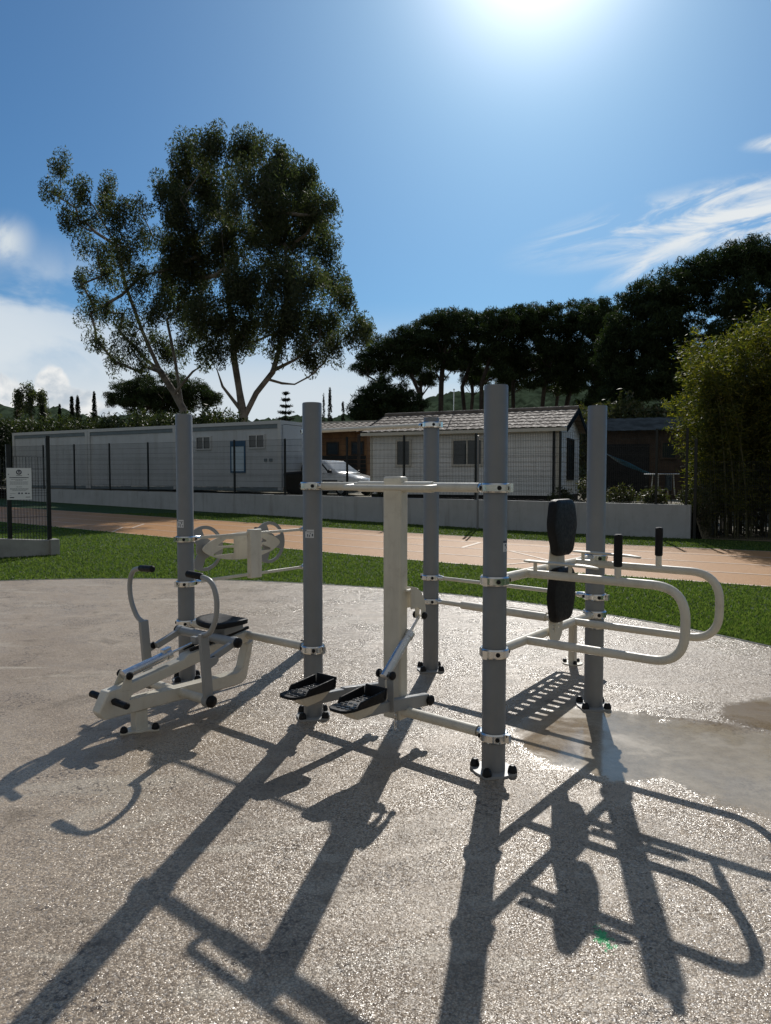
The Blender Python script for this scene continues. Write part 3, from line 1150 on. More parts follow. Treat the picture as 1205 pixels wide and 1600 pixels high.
    # rails and seat
    for sg in (-1, 1):
        m = MB()
        m.bar(P(.50, sg * .038, .455), P(.0, sg * .038, .525), .02, .02)
        m.build('seat_rail', M['blackg'], t, bevel=.002)
    m = MB()
    m.box(P(.16, 0, .545), (.17, .15, .05), (r - Z * .13).normalized(), d, (Z + r * .13).normalized())
    m.build('seat_carriage', M['ltgrey'], t, bevel=.004)
    m = MB()
    pts = []
    for k in range(48):
        a = 2 * PI * k / 48
        ca, sa = math.cos(a), math.sin(a)
        q = (abs(ca) ** 3.2 + abs(sa) ** 3.2) ** (-1 / 3.2)
        pts.append((.135 * q * ca, .185 * q * sa))
    rings = [(-.020, .90), (-.016, .985), (.004, 1.0), (.014, .985), (.020, .93), (.021, .80), (.015, .5), (.012, .2)]
    vs, fs = [], []
    n = len(pts)
    for h, s in rings:
        for a, b in pts:
            vs.append(P(.205 + a * s, b * s, .588 + h + .020 * (b * s / .185) ** 2 - .02 * (a * s)))
    for i in range(len(rings) - 1):
        for k in range(n):
            fs.append((i * n + k, i * n + (k + 1) % n, (i + 1) * n + (k + 1) % n, (i + 1) * n + k))
    fs.append(tuple(range(n - 1, -1, -1)))
    fs.append(tuple((len(rings) - 1) * n + k for k in range(n)))
    m.add(vs, fs)
    m.build('seat', M['black'], t)
    m = MB()
    m.box(P(.78, -.037, .285), (.09, .003, .03), r, d, Z)
    m.build('rating_plate', M['alu'], t)


rower()


# ---- hand wheels on the panel between A and G
def wheels():
    d = (G_ - A).normalized()
    n = Vector((-d.y, d.x, 0))              # away from the camera
    if n.y < 0:
        n = -n
    F = A + (G_ - A) * .5
    t = thing('shoulder_wheel_panel', F, 'cream panel with two grey turning wheels on thin rails behind the rowing machine', 'exercise wheels')

    def P(s, q, z):
        return F + d * s + n * q + Z * z
    for z in (1.124, .777):
        clamp(A, z, d, t, .044, .13)
        clamp(G_, z, -d, t, .044, .13)
        m = MB()
        m.bar(A + d * .12 + Z * z, G_ - d * .12 + Z * z, .020, .024)
        m.build('rail', M['cream'], t, bevel=.003)
    m = MB()
    m.box(P(0, -.01, .953), (.125, .05, .415), d, n, Z)
    m.build('column', M['cream'], t, bevel=.006)
    m = MB()

    def lens(n_, rx, rz, cz, x0=-1, x1=1):
        return [(rx * math.cos(a), cz + rz * math.copysign(abs(math.sin(a)) ** 1.25, math.sin(a))) for a in [2 * PI * k / n_ for k in range(n_)]]
    holes = []
    for sg in (-1, 1):
        for (zc, w0, w1, hh) in ((1.050, .10, .27, .026), (.978, .10, .32, .026)):
            h = [(sg * w0, zc - hh), (sg * w0, zc + hh * .9), (sg * (w0 + w1) / 2, zc + hh * 1.15), (sg * w1, zc - hh * .4), (sg * w1, zc - hh)]
            holes.append(h if sg > 0 else h[::-1])
    m.plate(lens(72, .43, .118, 1.012), holes, .010, lambda a, b, c: P(a, .135 + c, b))
    m.build('fin_panel', M['cream'], t)
    for sg in (-1, 1):
        m = MB()
        rim = [(.19 * math.cos(a), .19 * math.sin(a)) for a in [2 * PI * k / 64 for k in range(64)]]
        hol = []
        for a0, a1 in ((25, 100), (145, 225), (262, 335)):
            h = [(.162 * math.cos(R(a)), .162 * math.sin(R(a))) for a in np.linspace(a0, a1, 14)] + [(.085 * math.cos(R(a)), .085 * math.sin(R(a))) for a in np.linspace(a1 - 12, a0 + 12, 9)]
            hol.append(h)
        m.plate(rim, hol, .012, lambda a, b, c, sg=sg: P(sg * .36 + a, .20 + c, 1.01 + b))
        w = m.build('wheel', M['ltgrey'], t)
        m = MB()
        m.tube([P(sg * .36, .14, 1.01), P(sg * .36, .205, 1.01)], .03, 18)
        m.build('hub', M['ltgrey'], t)
        m = MB()
        m.tube([P(sg * .36 - .05, .206, 1.13), P(sg * .36 - .05, .33, 1.13)], .016, 14)
        m.build('handle', M['black'], w)


wheels()


# ---- dip and leg-raise station between D and E
def dips():
    d = (E_ - D_).normalized()
    n = Vector((d.y, -d.x, 0))               # out to the right, where the user stands
    F = D_ + (E_ - D_) * .5
    t = thing('dip_station', F, 'cream parallel bars with two looped arms, black back pads and upright black grips', 'dip station')

    def P(s, l, z):
        return F + d * s + n * l + Z * z
    H = (E_ - D_).length / 2
    zt, zl = 1.052, .665
    for z in (zt, zl):
        clamp(D_, z, d, t, .05, .12)
        clamp(E_, z, -d, t, .05, .12)
        m = MB()
        m.tube([P(-H + .10, 0, z), P(H - .10, 0, z)], .027, 20)
        m.build('crossbar', M['cream'], t)
    for s in (-.335, .335):
        m = MB()
        m.tube(fillet([P(s, .005, zt), P(s, .88, zt), P(s, .88, zl), P(s, .005, zl)], .165, 10), .0235, 20)
        m.build('side_loop', M['cream'], t)
        m = MB()
        pts = [(-.055, .02), (-.058, .0), (.0, -.01), (.0, .0)]
        outl = [(.0, -.030), (.33, -.030), (.40, -.024), (.43, -.008), (.43, .008), (.40, .024), (.33, .030), (.0, .030)]
        m.plate(outl, [], .010, lambda a, b, c, s=s: P(s + b, a, zt + .072 - .012 * max(0, a - .3) * 8 + c))
        m.tube([P(s, .27, zt + .02), P(s, .27, zt + .07)], .011, 12)
        m.tube([P(s, .06, zt + .02), P(s, .06, zt + .07)], .011, 12)
        m.build('armrest', M['cream'], t, bevel=.003)
        m = MB()
        m.tube([P(s, .535, zt + .01), P(s, .535, zt + .085)], .0175, 16)
        m.build('grip_stem', M['cream'], t)
        m = MB()
        m.tube([P(s, .535, zt + .078), P(s, .535, zt + .084), P(s, .535, zt + .245), P(s, .535, zt + .250)], [.018, .0225, .0225, .016], 18)
        m.build('grip', M['black'], t)
    # pads on an upright plate
    m = MB()
    m.plate([(-.10, .76), (.10, .76), (.085, .64), (.05, .60), (-.05, .60), (-.085, .64)], [[(-.05, .705), (-.05, .715), (-.01, .715), (-.01, .705)], [(.01, .705), (.01, .715), (.05, .715), (.05, .705)], [(-.05, .68), (-.05, .69), (-.01, .69), (-.01, .68)], [(.01, .68), (.01, .69), (.05, .69), (.05, .68)]], .008, lambda a, b, c: P(a, .034 + c, b))
    m.plate([(-.09, 1.20), (.09, 1.20), (.12, 1.02), (.10, .74), (-.10, .74), (-.12, 1.02)], [], .008, lambda a, b, c: P(a, .035 + c, b))
    m.bar(P(0, .027, 1.06), P(0, .027, .66), .05, .03, n)
    m.build('pad_support', M['cream'], t, bevel=.002)

    def pad(outl, zc, off, tilt):
        k = len(outl)
        vs, fs = [], []
        rings = [(0, .90), (.004, .98), (.02, 1.0), (.042, .985), (.052, .93), (.056, .82), (.058, .4)]
        for h, sca in rings:
            for a, b in outl:
                vs.append(P(a * sca, off + h + tilt * b, zc + b * sca))
        for i in range(len(rings) - 1):
            for q in range(k):
                fs.append((i * k + q, i * k + (q + 1) % k, (i + 1) * k + (q + 1) % k, (i + 1) * k + q))
        fs.append(tuple(range(k - 1, -1, -1)))
        fs.append(tuple((len(rings) - 1) * k + q for q in range(k)))
        m = MB()
        m.add(vs, fs)
        m.build('back_pad', M['black'], t)

    def rnd(poly):
        P3 = [Vector((a, b, 0)) for a, b in poly]
        n_ = len(P3)
        out = []
        for i in range(n_):
            a, b, c = P3[i - 1], P3[i], P3[(i + 1) % n_]
            rr = min(.05, (a - b).length * .45, (c - b).length * .45)
            p1, p2 = b + (a - b).normalized() * rr, b + (c - b).normalized() * rr
            for k in range(6):
                q = k / 5
                v = p1 * (1 - q) ** 2 + b * 2 * q * (1 - q) + p2 * q * q
                out.append((v.x, v.y))
        return out
    pad(rnd([(-.135, .175), (.135, .175), (.175, .02), (.105, -.165), (-.105, -.165), (-.175, .02)]), 1.295, .042, -.02)
    pad(rnd([(-.125, .165), (.125, .165), (.165, .0), (.115, -.165), (-.115, -.165), (-.165, .0)]), .895, .042, .02)


dips()


# ---- sit-up bench between C and E
def bench():
    d = (E_ - C_).normalized()
    n = Vector((-d.y, d.x, 0))
    if n.y < 0:
        n = -n                                  # away from the camera
    t = thing('sit_up_bench', C_ + (E_ - C_) * .55 + n * .6, 'cream sit-up bench of slotted sheet hung on a rail behind the parallel bars', 'bench')
    L = (E_ - C_).length
    for z in (.785, .59):
        clamp(C_, z, d, t, .042, .13)
        clamp(E_, z, -d, t, .042, .13)
        m = MB()
        m.tube([C_ + d * .12 + Z * z, E_ - d * .12 + Z * z], .0145 if z > .7 else .019, 16)
        m.build('rail', M['cream'], t)
    O = C_ + d * (L * .55) + Z * .59
    m = MB()
    m.tube([C_ + d * (L * .22) + Z * .59, C_ + d * (L * .74) + Z * .59], .031, 20)
    m.build('hinge_tube', M['cream'], t)
    ln, drop = 1.08, .25
    fw = (n * ln - Z * drop).normalized()
    up = d.cross(fw)
    if up.z < 0:
        up = -up
    LL = math.hypot(ln, drop)
    hw = .215
    holes = []
    for k in range(10):
        l = .16 + k * .085
        for c in (-.075, .085):
            holes.append([(c - .045, l), (c + .045, l), (c + .045, l + .030), (c - .045, l + .030)])
    for k in range(4):
        l = .55 + k * .14
        holes.append([(-.185, l), (-.160, l), (-.160, l + .075), (-.185, l + .075)])
    holes.append([(-.155, LL - .06), (-.05, LL - .06), (-.05, LL - .03), (-.155, LL - .03)])
    holes.append([(.04, LL - .075), (.14, LL - .075), (.14, LL - .048), (.04, LL - .048)])
    m = MB()
    fn = lambda a, b, c: O + d * a + fw * b + up * (c + .034)
    m.plate([(-hw, 0), (hw, 0), (hw, LL - .04), (hw - .03, LL), (-hw + .03, LL), (-hw, LL - .04)], holes, .005, fn)
    m.build('seat_sheet', M['cream'], t)
    m = MB()
    for sg in (-1, 1):
        m.hexa([fn(sg * hw, 0, -.045), fn(sg * hw, LL - .03, -.02), fn(sg * (hw - .006), LL - .03, -.02), fn(sg * (hw - .006), 0, -.045),
                fn(sg * hw, 0, -.003), fn(sg * hw, LL - .03, -.003), fn(sg * (hw - .006), LL - .03, -.003), fn(sg * (hw - .006), 0, -.003)])
    m.bar(fn(0, .03, -.04), fn(0, LL - .08, -.03), .05, .04, up)
    m.build('frame', M['cream'], t)
    ft = fn(0, LL - .12, -.05)
    g = Vector((ft.x, ft.y, 0))
    m = MB()
    m.box(g + Z * (ft.z / 2 + .012), (.055, .055, ft.z), d, n, Z)
    m.build('leg', M['cream'], t, bevel=.004)
    m = MB()
    m.lathe(g + Z * .014, [(.085, 0), (.085, .010), (.0, .010)], 28)
    m.build('base_plate', M['cream'], t)
    for k in range(3):
        a = 2 * PI * k / 3 + .6
        m = MB()
        m.lathe(g + Vector((.065 * math.cos(a), .065 * math.sin(a), .024)), [(0.018, 0), (0.018, 0.010), (0.012, 0.026), (0.0, 0.028)], 14)
        m.build('bolt_cap', M['blackg'], t)


bench()


# ---- small plates stuck on three posts
def sticker(p, z, az, w, h, rows, label):
    """curved white sticker with dark printed marks on a round post"""
    t = thing('sticker', p + Vector((math.sin(az) * PRAD, -math.cos(az) * PRAD, z)), label, 'sticker', 'printed stickers on the gym posts')

    def patch(a0, a1, z0, z1, rr, m, seg=8):
        vs, fs = [], []
        for i in range(seg + 1):
            a = a0 + (a1 - a0) * i / seg
            for zz in (z0, z1):
                vs.append(p + Vector((math.sin(a) * rr, -math.cos(a) * rr, zz)))
        for i in range(seg):
            fs.append((2 * i, 2 * i + 2, 2 * i + 3, 2 * i + 1))
        m.add(vs, fs)
    r0 = PRAD + .0009
    da = w / PRAD / 2
    m = MB()
    patch(az - da, az + da, z - h / 2, z + h / 2, r0, m)
    m.build('backing', M['sticker'], t)
    m = MB()
    for (x0, x1, y0, y1) in rows:
        patch(az + x0 * 2 * da - da, az + x1 * 2 * da - da, z - h / 2 + y0 * h, z - h / 2 + y1 * h, r0 + .0006, m, 3)
    m.build('print', M['ink'], t)


sticker(A, 1.245, -.40, .062, .060, [(.05, .25, .80, .98), (.30, .40, .2, .6), (.55, .62, .10, .45), (.68, .80, .50, .70), (.82, .92, .15, .30), (.3, .95, .74, .80)], 'white sticker with dark marks on the post behind the rowing machine')
sticker(B_, 1.235, -.25, .062, .054, [(.05, .18, .78, .98), (.28, .38, .15, .45), (.50, .58, .12, .38), (.58, .66, .45, .60), (.78, .90, .2, .5), (.25, .95, .70, .76)], 'white sticker with dark marks on the post behind the left pedal')
sticker(D_, 1.238, 0.88, .040, .058, [(0, 1, .80, 1.0), (.30, .55, .50, .68), (.55, .75, .28, .48), (.30, .50, .12, .20)], 'white sticker with a black top strip on the post nearest the camera')


# ------------------------------------------------------------------ low wall, fence on it
WALL_L = 30.0
WEND = -0.05


def wall_pt(s, off=0.0):
    return Vector((W1.x + WD.x * s + WN.x * off, W1.y + WD.y * s + WN.y * off, 0))


def wall_top(s):
    return 0.885 + 0.19 * max(0, s) / 27.4


def low_wall():
    m = MB()
    N = 30
    for i in range(N):
        s0, s1 = i * WALL_L / N, (i + 1) * WALL_L / N
        a0, a1 = wall_pt(s0), wall_pt(s1)
        b0, b1 = wall_pt(s0, -.2), wall_pt(s1, -.2)
        z0, z1 = wall_top(s0), wall_top(s1)
        zb = -.3
        vs = [Vector((q.x, q.y, zb)) for q in (a0, a1, b1, b0)] + [Vector((a0.x, a0.y, z0)), Vector((a1.x, a1.y, z1)), Vector((b1.x, b1.y, z1)), Vector((b0.x, b0.y, z0))]
        o = len(m.v)
        m.v.extend(tuple(q) for q in vs)
        m.f.extend([(o, o + 1, o + 5, o + 4), (o + 4, o + 5, o + 6, o + 7), (o + 2, o + 3, o + 7, o + 6)])
        if i == 0:
            m.f.append((o + 3, o, o + 4, o + 7))
        if i == N - 1:
            m.f.append((o + 1, o + 2, o + 6, o + 5))
    o = m.build('low_wall', M['wall'], smooth=0)
    tag(o, 'long low grey rendered wall between the running track and the mobile homes', 'wall')


low_wall()


def wire_panel(m, a, b, zlo, zhi, zlo2=None, zhi2=None, pitch=.05, hp=.2, r=.0029):
    """welded mesh panel from a to b: square-section wires"""
    a, b = Vector((a.x, a.y, 0)), Vector((b.x, b.y, 0))
    zlo2 = zlo if zlo2 is None else zlo2
    zhi2 = zhi if zhi2 is None else zhi2
    dv = b - a
    L = dv.length
    dv = dv / L
    sd = Vector((-dv.y, dv.x, 0))

    def wire(p, q, ex, ey):
        vs = [p - ex - ey, p + ex - ey, p + ex + ey, p - ex + ey, q - ex - ey, q + ex - ey, q + ex + ey, q - ex + ey]
        o = len(m.v)
        m.v.extend(tuple(v) for v in vs)
        m.f.extend([(o, o + 1, o + 5, o + 4), (o + 1, o + 2, o + 6, o + 5), (o + 2, o + 3, o + 7, o + 6), (o + 3, o, o + 4, o + 7)])
    n = int(L / pitch)
    for i in range(n + 1):
        f = i / n
        p = a + dv * (L * f)
        wire(p + Z * (zlo + (zlo2 - zlo) * f), p + Z * (zhi + (zhi2 - zhi) * f), dv * r, sd * r)
    k = int((zhi - zlo) / hp)
    for j in range(k + 1):
        f = j / k
        h0, h1 = zlo + (zhi - zlo) * f, zlo2 + (zhi2 - zlo2) * f
        for off in (-.007, .007):
            wire(a + Z * h0 + sd * off, b + Z * h1 + sd * off, Z * r * 1.15, sd * r * .8)
        if j in (0, k // 3, 2 * k // 3, k):       # folded strengthening rib
            for dz in (-.05, .05):
                wire(a + Z * (h0 + dz * (1 if 0 < j < k else 0)) + sd * .02, b + Z * (h1 + dz * (1 if 0 < j < k else 0)) + sd * .02, Z * r, sd * r * .8)


def long_fence():
    t = thing('mesh_fence', wall_pt(0, -.1), 'dark welded mesh fence with posts standing along the top of the low wall', 'fence')
    ss = [0.0, 1.0 + .2]
    sp = [0.12]
    # posts where the photograph shows them: measured along the wall
    for px in (1024, 873, 741, 629, 540, 443, 364, 290, 229, 169, 114, 66):
        k = (px - 602.5) / 1111
        s = (k * W1.y - W1.x) / (WD.x - k * WD.y)
        sp.append(s)
    sp.append(sp[-1] + 2.5)
    sp[0] = max(.06, sp[0])
    for i, s in enumerate(sp):
        p = wall_pt(s, -.1)
        m = MB()
        m.box(p + Z * (wall_top(s) + 1.0), (.06, .045, 2.0), WD.to_3d(), WN.to_3d(), Z)
        m.build('fence_post', M['fence'], t)
        if i:
            m = MB()
            s0 = sp[i - 1]
            wire_panel(m, wall_pt(s0 + .03, -.13), wall_pt(s - .03, -.13), wall_top(s0) + .04, wall_top(s0) + 1.97, wall_top(s) + .04, wall_top(s) + 1.97)
            m.build('mesh_panel', M['fence'], t, smooth=0, fixn=False)
    return sp


SP = long_fence()


def side_fence():
    """continues past the end of the wall in front of the bamboo, standing on the ground"""
    t = thing('mesh_fence', wall_pt(-.5, -.1), 'dark mesh fence standing on the turf in front of the bamboo, beyond the wall end', 'fence')
    for s in (-.09, -2.6):
        m = MB()
        p = wall_pt(s, -.1)
        m.box(p + Z * 1.3, (.07, .05, 2.6) if s > -1 else (.06, .045, 2.6), WD.to_3d(), WN.to_3d(), Z)
        m.build('fence_post', M['fence'], t)
    m = MB()
    wire_panel(m, wall_pt(-.13, -.13), wall_pt(-2.57, -.13), .05, 2.0)
    m.build('mesh_panel', M['fence'], t, smooth=0, fixn=False)


side_fence()


def pole():
    x, y = 2.73, 21.05
    z = float(gz(x, y))
    o = MB()
    o.tube([(x, y, z - .1), (x, y, z + 1.2), (x, y, z + 2.75)], [.032, .030, .026], 14)
    o.lathe((x, y, z + 2.75), [(.03, 0), (.03, .02), (0, .03)], 14)
    ob = o.build('pole', M['grey'])
    tag(ob, 'slim grey metal pole standing on the turf in front of the low wall', 'pole')


pole()

# ------------------------------------------------------------------ near fence on the left with the sign
LA, LB = Vector((-6.35, 13.4)), Vector((-6.86, 12.95))
LDIR = (LB - LA).normalized()
LC = LA + LDIR * 3.2


def left_fence():
    t = thing('mesh_fence', LA.to_3d() + Z * .4, 'dark mesh fence with tall posts on the concrete kerb at the far left', 'fence')
    for p, h in ((LA, 2.28), (LB, 2.1), (LA + LDIR * 3.1, 2.1)):
        m = MB()
        m.box(Vector((p.x, p.y, .3 + h / 2 - .1)), (.07, .05, h - .2), LDIR.to_3d(), Vector((-LDIR.y, LDIR.x, 0)), Z)
        m.build('fence_post', M['fence'], t)
    nn = Vector((LDIR.y, -LDIR.x))
    for p, q in ((LA, LB), (LB, LA + LDIR * 3.1)):
        m = MB()
        off = Vector((-LDIR.y, LDIR.x)) * .04
        wire_panel(m, p + LDIR * .03 + off, q - LDIR * .03 + off, .20, 1.98, pitch=.05)
        m.build('mesh_panel', M['fence'], t, smooth=0, fixn=False)
    # kerb
    m = MB()
    n2 = Vector((-LDIR.y, LDIR.x))
    e = LA - LDIR * .14
    for (a, b, z0, z1, hw) in ((LA, LA + LDIR * 3.2, .42, .70, .09),):
        c = [a - n2 * hw, b - n2 * hw, b + n2 * hw, a + n2 * hw]
        m.hexa([Vector((q.x, q.y, 0)) for q in c] + [Vector((q.x, q.y, z)) for q, z in zip(c, (z0, z1, z1, z0))])
    c = [e - n2 * .14, LA - LDIR * -.02 - n2 * .14, LA - LDIR * -.02 + n2 * .14, e + n2 * .14]
    m.hexa([Vector((q.x, q.y, 0)) for q in c] + [Vector((q.x, q.y, .435)) for q in c])
    o = m.build('concrete_kerb', M['concrete'], bevel=.008)
    tag(o, 'pale concrete kerb carrying the mesh fence at the far left of the turf', 'kerb')


left_fence()


def info_sign():
    c = Vector((-6.60, 12.82, 1.485))
    ex = Vector((.90, .436, 0)).normalized()
    ey = Vector((.436, -.90, 0)).normalized()        # faces the pad
    t = thing('information_sign', c, 'white notice board with small print and a round emblem on the left mesh fence', 'sign')
    W, H = .40, .57

    def q(m, x0, x1, y0, y1, lift=.004):
        m.hexa([c + ex * x + Z * y + ey * l for l in (.0055, .0055 + lift * .3) for x, y in ((x0, y0), (x1, y0), (x1, y1), (x0, y1))])
    m = MB()
    m.box(c, (W, .01, H), ex, ey, Z)
    m.build('board', M['white'], t)
    m = MB()
    rows = [(.115, .30), (.08, .25), (.062, .12), (.035, .30), (.015, .28), (-.005, .30), (-.055, .09), (-.085, .30), (-.105, .29), (-.122, .22)]
    rr = random.Random(3)
    for y, w in rows:
        x = -w / 2
        while x < w / 2:
            l = rr.uniform(.012, .035)
            q(m, x, min(x + l, w / 2), y - .004, y + .004)
            x += l + .005
    q(m, -.155, -.06, -.174, -.169)
    q(m, -.155, -.125, -.212, -.207)
    m.build('small_print', M['inkl'], t)
    m = MB()
    q(m, -.155, .155, .106, .118)
    q(m, -.045, .05, .146, .153)
    rim = [(.045 * math.cos(a), .21 + .045 * math.sin(a)) for a in [2 * PI * k / 28 for k in range(28)]]
    inn = [(.028 * math.cos(a), .212 + .026 * math.sin(a)) for a in [2 * PI * k / 20 for k in range(20)]]
    m.plate(rim, [inn], .003, lambda a, b, cc: c + ex * a + Z * b + ey * (.0075 + cc))
    q(m, -.010, .012, .20, .235)
    for x in (-.165, .15):
        m.ball(c + ex * x + Z * .17 + ey * .006, .009, 10, 6)
    q(m, -.155, -.085, -.255, -.238)
    q(m, .10, .175, -.245, -.235)
    q(m, .03, .055, -.185, -.158)
    q(m, .09, .125, -.182, -.160)
    q(m, .14, .165, -.182, -.162)
    m.build('emblem', M['ink'], t)
    m = MB()
    m.plate([(-.005 + .016 * math.cos(a), -.170 + .016 * math.sin(a)) for a in [2 * PI * k / 18 for k in range(18)]], [], .003, lambda a, b, cc: c + ex * a + Z * b + ey * (.0075 + cc))
    m.build('blue_dot', M['navy'], t)


info_sign()

# ------------------------------------------------------------------ lot behind the wall


def backlot():
    def f(S, T):
        return W1.x + S * WD.x + T * WN.x, W1.y + S * WD.y + T * WN.y
    xs, ys = np.concatenate([np.linspace(-25, -.5, 50), np.array([-.3, -.05]), np.linspace(.1, 45, 90)]), np.linspace(-45, -0.22, 40)
    S, T = np.meshgrid(xs, ys)
    X, Y = f(S, T)
    Zz = 0.70 + 0.0125 * np.clip(S, -5, 40) + 0.02 * np.sin(X * 2) * np.cos(Y * 1.7)
    f = np.clip((S + 0.30) / 0.25, 0, 1)
    f = np.maximum(f, np.clip((-T - 7) / 3, 0, 1))
    Zz = Zz * f + (gz(X, Y) - .12) * (1 - f)
    V = np.stack([X, Y, Zz], -1).reshape(-1, 3)
    i = np.arange(len(xs) * len(ys)).reshape(len(ys), len(xs))
    Q = np.stack([i[:-1, :-1], i[:-1, 1:], i[1:, 1:], i[1:, :-1]], -1).reshape(-1, 4)
    o = np_mesh('terrain', V, Q, M['earth'], smooth=True)
    o['kind'] = 'structure'


backlot()


# ---- portable cabins
def quad_panel(m, p0, ex, ez, w, h, n, th):
    """slab standing on the plane p0, ex, ez with outward normal n"""
    m.hexa([p0, p0 + ex * w, p0 + ex * w + n * th, p0 + n * th, p0 + ez * h, p0 + ex * w + ez * h, p0 + ex * w + n * th + ez * h, p0 + n * th + ez * h])


def window(parent, p0, ex, n, w, h, framew=.06, mull=True, mat='contrim', sill=False):
    """framed window proud of a wall: frame with panes as a sub-part"""
    m = MB()
    f = framew
    quad_panel(m, p0 + n * .002, ex, Z, w, f, n, .05)
    quad_panel(m, p0 + Z * (h - f) + n * .002, ex, Z, w, f, n, .05)
    quad_panel(m, p0 + Z * f + n * .002, ex, Z, f, h - 2 * f, n, .05)
    quad_panel(m, p0 + ex * (w - f) + Z * f + n * .002, ex, Z, f, h - 2 * f, n, .05)
    if mull:
        quad_panel(m, p0 + ex * (w / 2 - f * .4) + Z * f + n * .002, ex, Z, f * .8, h - 2 * f, n, .045)
    fr = m.build('window', M[mat], parent)
    m = MB()
    quad_panel(m, p0 + ex * f + Z * f + n * .002, ex, Z, w - 2 * f, h - 2 * f, n, .012)
    m.build('pane', M['pane'], fr)
    return fr


CX0, CX1 = Vector((-19.35, 37.0, 0)), Vector((-4.2, 28.7, 0))
CD = (CX1 - CX0).normalized()
CN = Vector((CD.y, -CD.x, 0))               # towards the track
CLEN = (CX1 - CX0).length / 3
ZC0, ZC1 = 1.08, 3.90


def container(k, label):
    a = CX0 + CD * (CLEN * k)
    t = thing('portable_cabin', a + CD * CLEN / 2 - CN * 1.2 + Z * ZC0, label, 'portable cabin', 'row of portable cabins behind the fence')
    g = .02
    L = CLEN - g
    dep = 2.44
    back = -CN
    m = MB()
    m.hexa([a + back * .06 + Z * (ZC0 + .12), a + CD * L + back * .06 + Z * (ZC0 + .12), a + CD * L + back * dep + Z * (ZC0 + .12), a + back * dep + Z * (ZC0 + .12),
            a + back * .06 + Z * (ZC1 - .16), a + CD * L + back * .06 + Z * (ZC1 - .16), a + CD * L + back * dep + Z * (ZC1 - .16), a + back * dep + Z * (ZC1 - .16)])
    # shallow vertical ribs of the sandwich panels
    nr = 11
    for i in range(nr):
        p = a + CD * (.25 + (L - .5) * i / (nr - 1)) + back * .06
        if i not in (0, nr - 1):
            quad_panel(m, p - CD * .012 + Z * (ZC0 + .16), CD, Z, .024, ZC1 - ZC0 - .36, CN, .006)
    m.build('wall_panel', M['cont'], t)
    for s in (0, L - .16):
        for q in (a + CD * s, a + CD * s + back * (dep - .14)):
            m = MB()
            m.hexa([q + Z * ZC0, q + CD * .16 + Z * ZC0, q + CD * .16 + back * .16 + Z * ZC0, q + back * .16 + Z * ZC0,
                    q + Z * (ZC1 - .14), q + CD * .16 + Z * (ZC1 - .14), q + CD * .16 + back * .16 + Z * (ZC1 - .14), q + back * .16 + Z * (ZC1 - .14)])
            m.build('corner_post', M['contrim'], t)
    m = MB()
    quad_panel(m, a - back * .002 + back * .0 + Z * (ZC1 - .14), CD, Z, L, .14, back, dep + .03)
    m.build('roof', M['contrim'], t)
    m = MB()
    quad_panel(m, a + CD * .17 + back * .055 + Z * (ZC1 - .30), CD, Z, L - .34, .155, CN, .03)
    m.build('gutter', M['contdark'], t)
    m = MB()
    quad_panel(m, a + CD * .17 + back * .05 + Z * (ZC0 - .02), CD, Z, L - .34, .13, CN, .03)
    m.build('floor_beam', M['contdark'], t)
    return t, a, L


labels = ['leftmost pale grey portable cabin, plain walled, with the hedge at its end',
          'middle pale grey portable cabin of the row, with no windows in its wall',
          'pale grey portable cabin with two small windows and a blue framed board']
for k in range(3):
    t, a, L = container(k, labels[k])
    if k == 2:
        def facade(px, zlo):
            kk = (px - 602.5) / 1111
            s = (kk * CX0.y - CX0.x) / (CD.x - kk * CD.y)
            p = CX0 + CD * s - CN * .06
            return Vector((p.x, p.y, zlo))
        for p0, p1 in ((306, 330), (388, 414)):
            q0, q1 = facade(p0, 2.78), facade(p1, 2.78)
            window(t, q0, CD, CN, (q1 - q0).length, .60)
        for pv in (412, 420):
            m = MB()
            q0 = facade(pv, 2.25)
            quad_panel(m, q0, CD, Z, .16, .12, CN, .03)
            m.build('vent', M['contdark'], t)
        q0, q1 = facade(360, 1.80), facade(383, 1.80)
        w = (q1 - q0).length
        m = MB()
        h = 1.32
        quad_panel(m, q0, CD, Z, w, .06, CN, .05)
        quad_panel(m, q0 + Z * (h - .22), CD, Z, w, .22, CN, .05)
        quad_panel(m, q0 + Z * .06, CD, Z, .06, h - .28, CN, .05)
        quad_panel(m, q0 + CD * (w - .06) + Z * .06, CD, Z, .06, h - .28, CN, .05)
        fr = m.build('board_frame', M['blue'], t)
        m = MB()
        quad_panel(m, q0 + CD * .06 + Z * .06, CD, Z, w - .12, h - .28, CN, .03)
        m.build('board_panel', M['poster'], fr)


# ---- tiled roofs
def tile_roof(m, p, ex, es, L, S, amp=.026, pitch=.30, row=.36):
    """pantile surface from corner p, along ex (length L) and up-slope es (length S)"""
    n = ex.cross(es)
    if n.z < 0:
        n = -n
    nx, rows = int(L / (pitch / 6)), int(S / row)
    row = S / rows
    cols = [L * i / nx for i in range(nx + 1)]
    o = len(m.v)
    lines = []
    for j in range(rows):
        lines.append((j * row, .020))
        lines.append(((j + 1) * row - .002, .0))
    for (s, lift) in lines:
        for x in cols:
            ph = (x / pitch) % 1.0
            hgt = amp * (abs(math.sin(PI * ph)) ** .7)
            m.v.append(tuple(p + ex * x + es * s + n * (hgt + lift)))
    w = nx + 1
    for j in range(len(lines) - 1):
        for i in range(nx):
            m.f.append((o + j * w + i, o + j * w + i + 1, o + (j + 1) * w + i + 1, o + (j + 1) * w + i))


